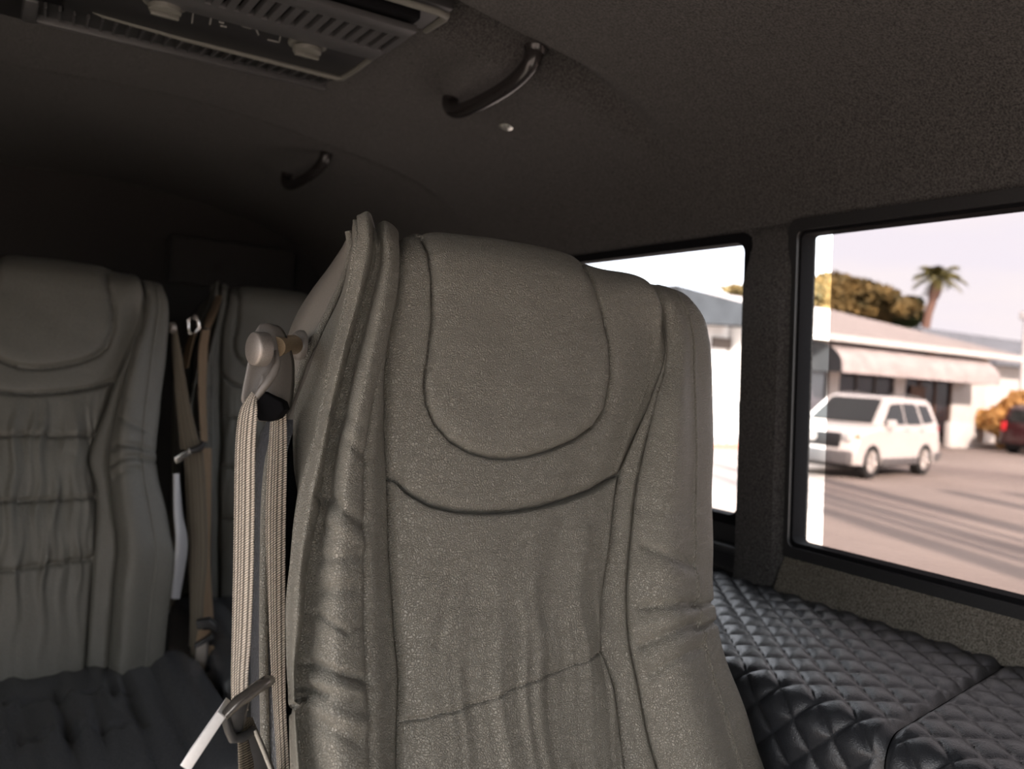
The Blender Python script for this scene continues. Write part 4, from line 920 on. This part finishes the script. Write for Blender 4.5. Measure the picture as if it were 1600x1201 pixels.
# --- cars
def car(paint, label):
    r = empty('car', (0, 0, 0), label, 'car')
    Lh = 2.21; Wd = .89; wb_ = 1.31; rw = .36
    def arch(cx, n=10): return [(cx + (rw + .05) * math.cos(math.radians(180 - 180 * k / n)) * 1, .30 + (rw + .06) * math.sin(math.radians(180 * k / n))) for k in range(n + 1)]
    # side outline (x forward, z up), rear to front along the bottom, back along the top
    out = [(-2.14, .38), (-2.16, .62), (-2.12, .98), (-2.06, 1.10), (1.02, 1.12), (1.30, 1.08), (1.85, 1.00), (2.08, .90), (2.17, .72), (2.19, .45), (2.12, .30)]
    fa = [(x, z) for x, z in arch(wb_)][::-1]; ra = [(x, z) for x, z in arch(-wb_)][::-1]
    poly = out + [(wb_ + rw + .06, .30)] + fa + ra
    n = len(poly); mb = MB(); rings = []
    for w, s_ in ((-Wd + .05, .0), (-Wd, .02), (-Wd * .5, .03), (Wd * .5, .03), (Wd, .02), (Wd - .05, 0)):
        pass
    def ringat(y, shr, nose):
        L_ = []
        for x, z in poly:
            xx = x - (nose if x > 1.9 else 0) + (nose * .6 if x < -2.0 else 0); zz = z - (shr if z > .95 else 0); L_.append(mb.bm.verts.new((xx, y, zz)))
        return L_
    R_ = [ringat(-Wd + .04, .05, .16), ringat(-Wd, .09, .13), ringat(-Wd + .0, .03, .10)]
    mb.bm.free(); mb = MB(); R_ = [ringat(y, s, ns) for y, s, ns in ((-Wd, .10, .20), (-Wd + .07, .02, .14), (-Wd + .25, 0, .05), (0, -.02, 0), (Wd - .25, 0, .05), (Wd - .07, .02, .14), (Wd, .10, .20))]
    for a, b in zip(R_, R_[1:]):
        for k in range(n): mb.bm.faces.new((a[k], a[(k + 1) % n], b[(k + 1) % n], b[k]))
    mb.bm.faces.new(R_[0]); mb.bm.faces.new(R_[-1][::-1])
    mb.build('body', paint, r, local=True)
    # greenhouse
    gh = [(-2.04, 1.08), (-1.88, 1.60), (-1.70, 1.70), (.05, 1.74), (.28, 1.68), (1.06, 1.11)]
    mb = MB()
    def gr(y0, y1): return [mb.bm.verts.new((x, y0 + (y1 - y0) * min(1, (z - 1.08) / .62), z)) for x, z in gh]
    R_ = [gr(-Wd + .04, -.66), gr(-.75, -.56), gr(.75, .56), gr(Wd - .04, .66)]
    for a, b in zip(R_, R_[1:]):
        for k in range(len(gh)): mb.bm.faces.new((a[k], a[(k + 1) % len(gh)], b[(k + 1) % len(gh)], b[k]))
    mb.bm.faces.new(R_[0]); mb.bm.faces.new(R_[-1][::-1]); mb.build('cabin', paint, r, local=True)
    def pt_(x, z, s, o=.012):
        y = (Wd - .04) + (.66 - (Wd - .04)) * (z - 1.08) / .62; return (x, s * (y + o), z)
    for s in (-1, 1):
        for q in ([(.78, 1.14), (.26, 1.56), (-.28, 1.60), (-.28, 1.14)], [(-.36, 1.14), (-.36, 1.60), (-1.02, 1.60), (-1.14, 1.14)], [(-1.26, 1.16), (-1.14, 1.58), (-1.66, 1.58), (-1.82, 1.20)]):
            mb = MB(); P = [Vector(pt_(x, z, s)) for x, z in q]; mb.prism(P, (0, -s * .02, 0)); mb.build('side_window', M_CARGL, r, smooth=False, local=True)
        mb = MB(); mb.box((.58, s * .90 - .02 + (0 if s > 0 else -.12), 1.06), (.74, s * .90 + .14 + (0 if s > 0 else -.12), 1.24), .03); mb.build('mirror', paint, r, local=True)
        mb = MB(); mb.prism([(-2.10, s * .90, .36), (-1.78, s * .90, .30), (-1.78, s * .90, .50), (-2.12, s * .90, .52)], (0, s * .02, 0)); mb.box((-.90, s * .89 - .02, .27), (.90, s * .89 + .03, .42), .015); mb.build('side_cladding', M_LOWER, r, local=True)
        mb = MB(); mb.box((-.34, s * .885 - .01, 1.00), (-.18, s * .885 + .02, 1.03), .006); mb.box((-1.14, s * .885 - .01, 1.00), (-.98, s * .885 + .02, 1.03), .006); mb.build('door_handle', M_LOWER, r, local=True)
        mb = MB(); mb.box((1.86, s * .64 - .17, .78), (2.12, s * .64 + .17, .94), .03, rot=Matrix.Rotation(-s * .25, 3, 'Z')); mb.build('headlight', M_CLEAR, r, local=True)
        mb = MB(); mb.box((1.84, s * .80 - .07, .82), (1.97, s * .80 + .07, .92), .02); mb.build('turn_signal', M_LAMP, r, local=True)
        mb = MB(); mb.box((-2.16, s * .74 - .08, .80), (-2.02, s * .74 + .08, 1.12), .02); mb.build('tail_light', M_REDL, r, local=True)
        mb = MB(); mb.tube([(-1.6, s * .58, 1.73), (-.9, s * .60, 1.78), (.0, s * .58, 1.76)], .022, 8); mb.build('roof_rail', M_LOWER, r, local=True)
    mb = MB(); mb.prism([(1.035, -.70, 1.15), (1.035, .70, 1.15), (.34, .56, 1.655), (.34, -.56, 1.655)], (.012, 0, .016)); mb.build('windshield', M_CARGL, r, smooth=False, local=True)
    mb = MB(); mb.prism([(-2.035, -.62, 1.14), (-2.035, .62, 1.14), (-1.90, .54, 1.56), (-1.90, -.54, 1.56)], (-.02, 0, .004)); mb.build('rear_window', M_CARGL, r, smooth=False, local=True)
    mb = MB(); mb.box((2.06, -.58, .64), (2.185, .58, .94), .03); mb.build('grille', M_BLACK, r, local=True)
    mb = MB(); mb.lathe((2.19, 0, .83), (1, 0, 0), [(0, 0), (0, .10), (.02, .09), (.02, 0)], 24); mb.build('badge', M_ALLOY, r, local=True)
    mb = MB(); mb.box((2.02, -.82, .30), (2.24, .82, .58), .05, 3); mb.build('bumper', M_LOWER, r, local=True)
    for sx in (-1, 1):
        for s in (-1, 1):
            mb = MB(); c = (sx * wb_, s * (Wd - .23), rw); mb.lathe(c, (0, s, 0), [(0, 0), (0, rw - .03), (.02, rw), (.21, rw), (.235, rw - .03), (.23, .24), (.20, .23), (.20, 0)], 32)
            w_ = mb.build('wheel', M_TYRE, r, local=True)
            mb = MB(); c2 = (sx * wb_, s * (Wd - .035), rw); mb.lathe(c2, (0, s, 0), [(0, 0), (0, .235), (.022, .235), (.026, .215), (.008, .20), (.008, 0)], 32)
            for q in range(5):
                a = q * math.tau / 5; d = Vector((math.cos(a), 0, math.sin(a))); p0 = Vector(c2) + Vector((0, s * .018, 0)); mb.tube([tuple(p0), tuple(p0 + d * .22)], [.045, .035], 8)
            rim = mb.build('rim', M_ALLOY, w_, local=True); rim.location = (0, 0, 0)
            # rubber well lining behind the wheel
    mb = MB()
    for sx in (-1, 1): mb.box((sx * wb_ - rw - .04, -Wd + .25, .25), (sx * wb_ + rw + .04, Wd - .25, .74))
    mb.box((-2.0, -.7, .22), (2.0, .7, .4)); mb.build('underbody', M_TYRE, r, smooth=False, local=True)
    return r
suv = car(M_PAINT, 'white compact SUV parked in the lot, seen through the large window')
fwd = Vector((-.983, -.184, 0)); hd = math.atan2(fwd.y, fwd.x)
suv.rotation_euler = (0, 0, hd)
fw = Vector((15.9, 11.35, 0)); suv.location = fw - fwd * 1.31 + Vector((fwd.y, -fwd.x, 0)) * -.0 + Vector((-fwd.y, fwd.x, 0)) * (-.85)
red = car(M_REDP, 'dark parked car with a red tail light at the right edge of the large window'); c_ = at(1640, 690, 20.0)
red.location = (33.35, 16.3, 0); red.rotation_euler = (0, 0, 0)
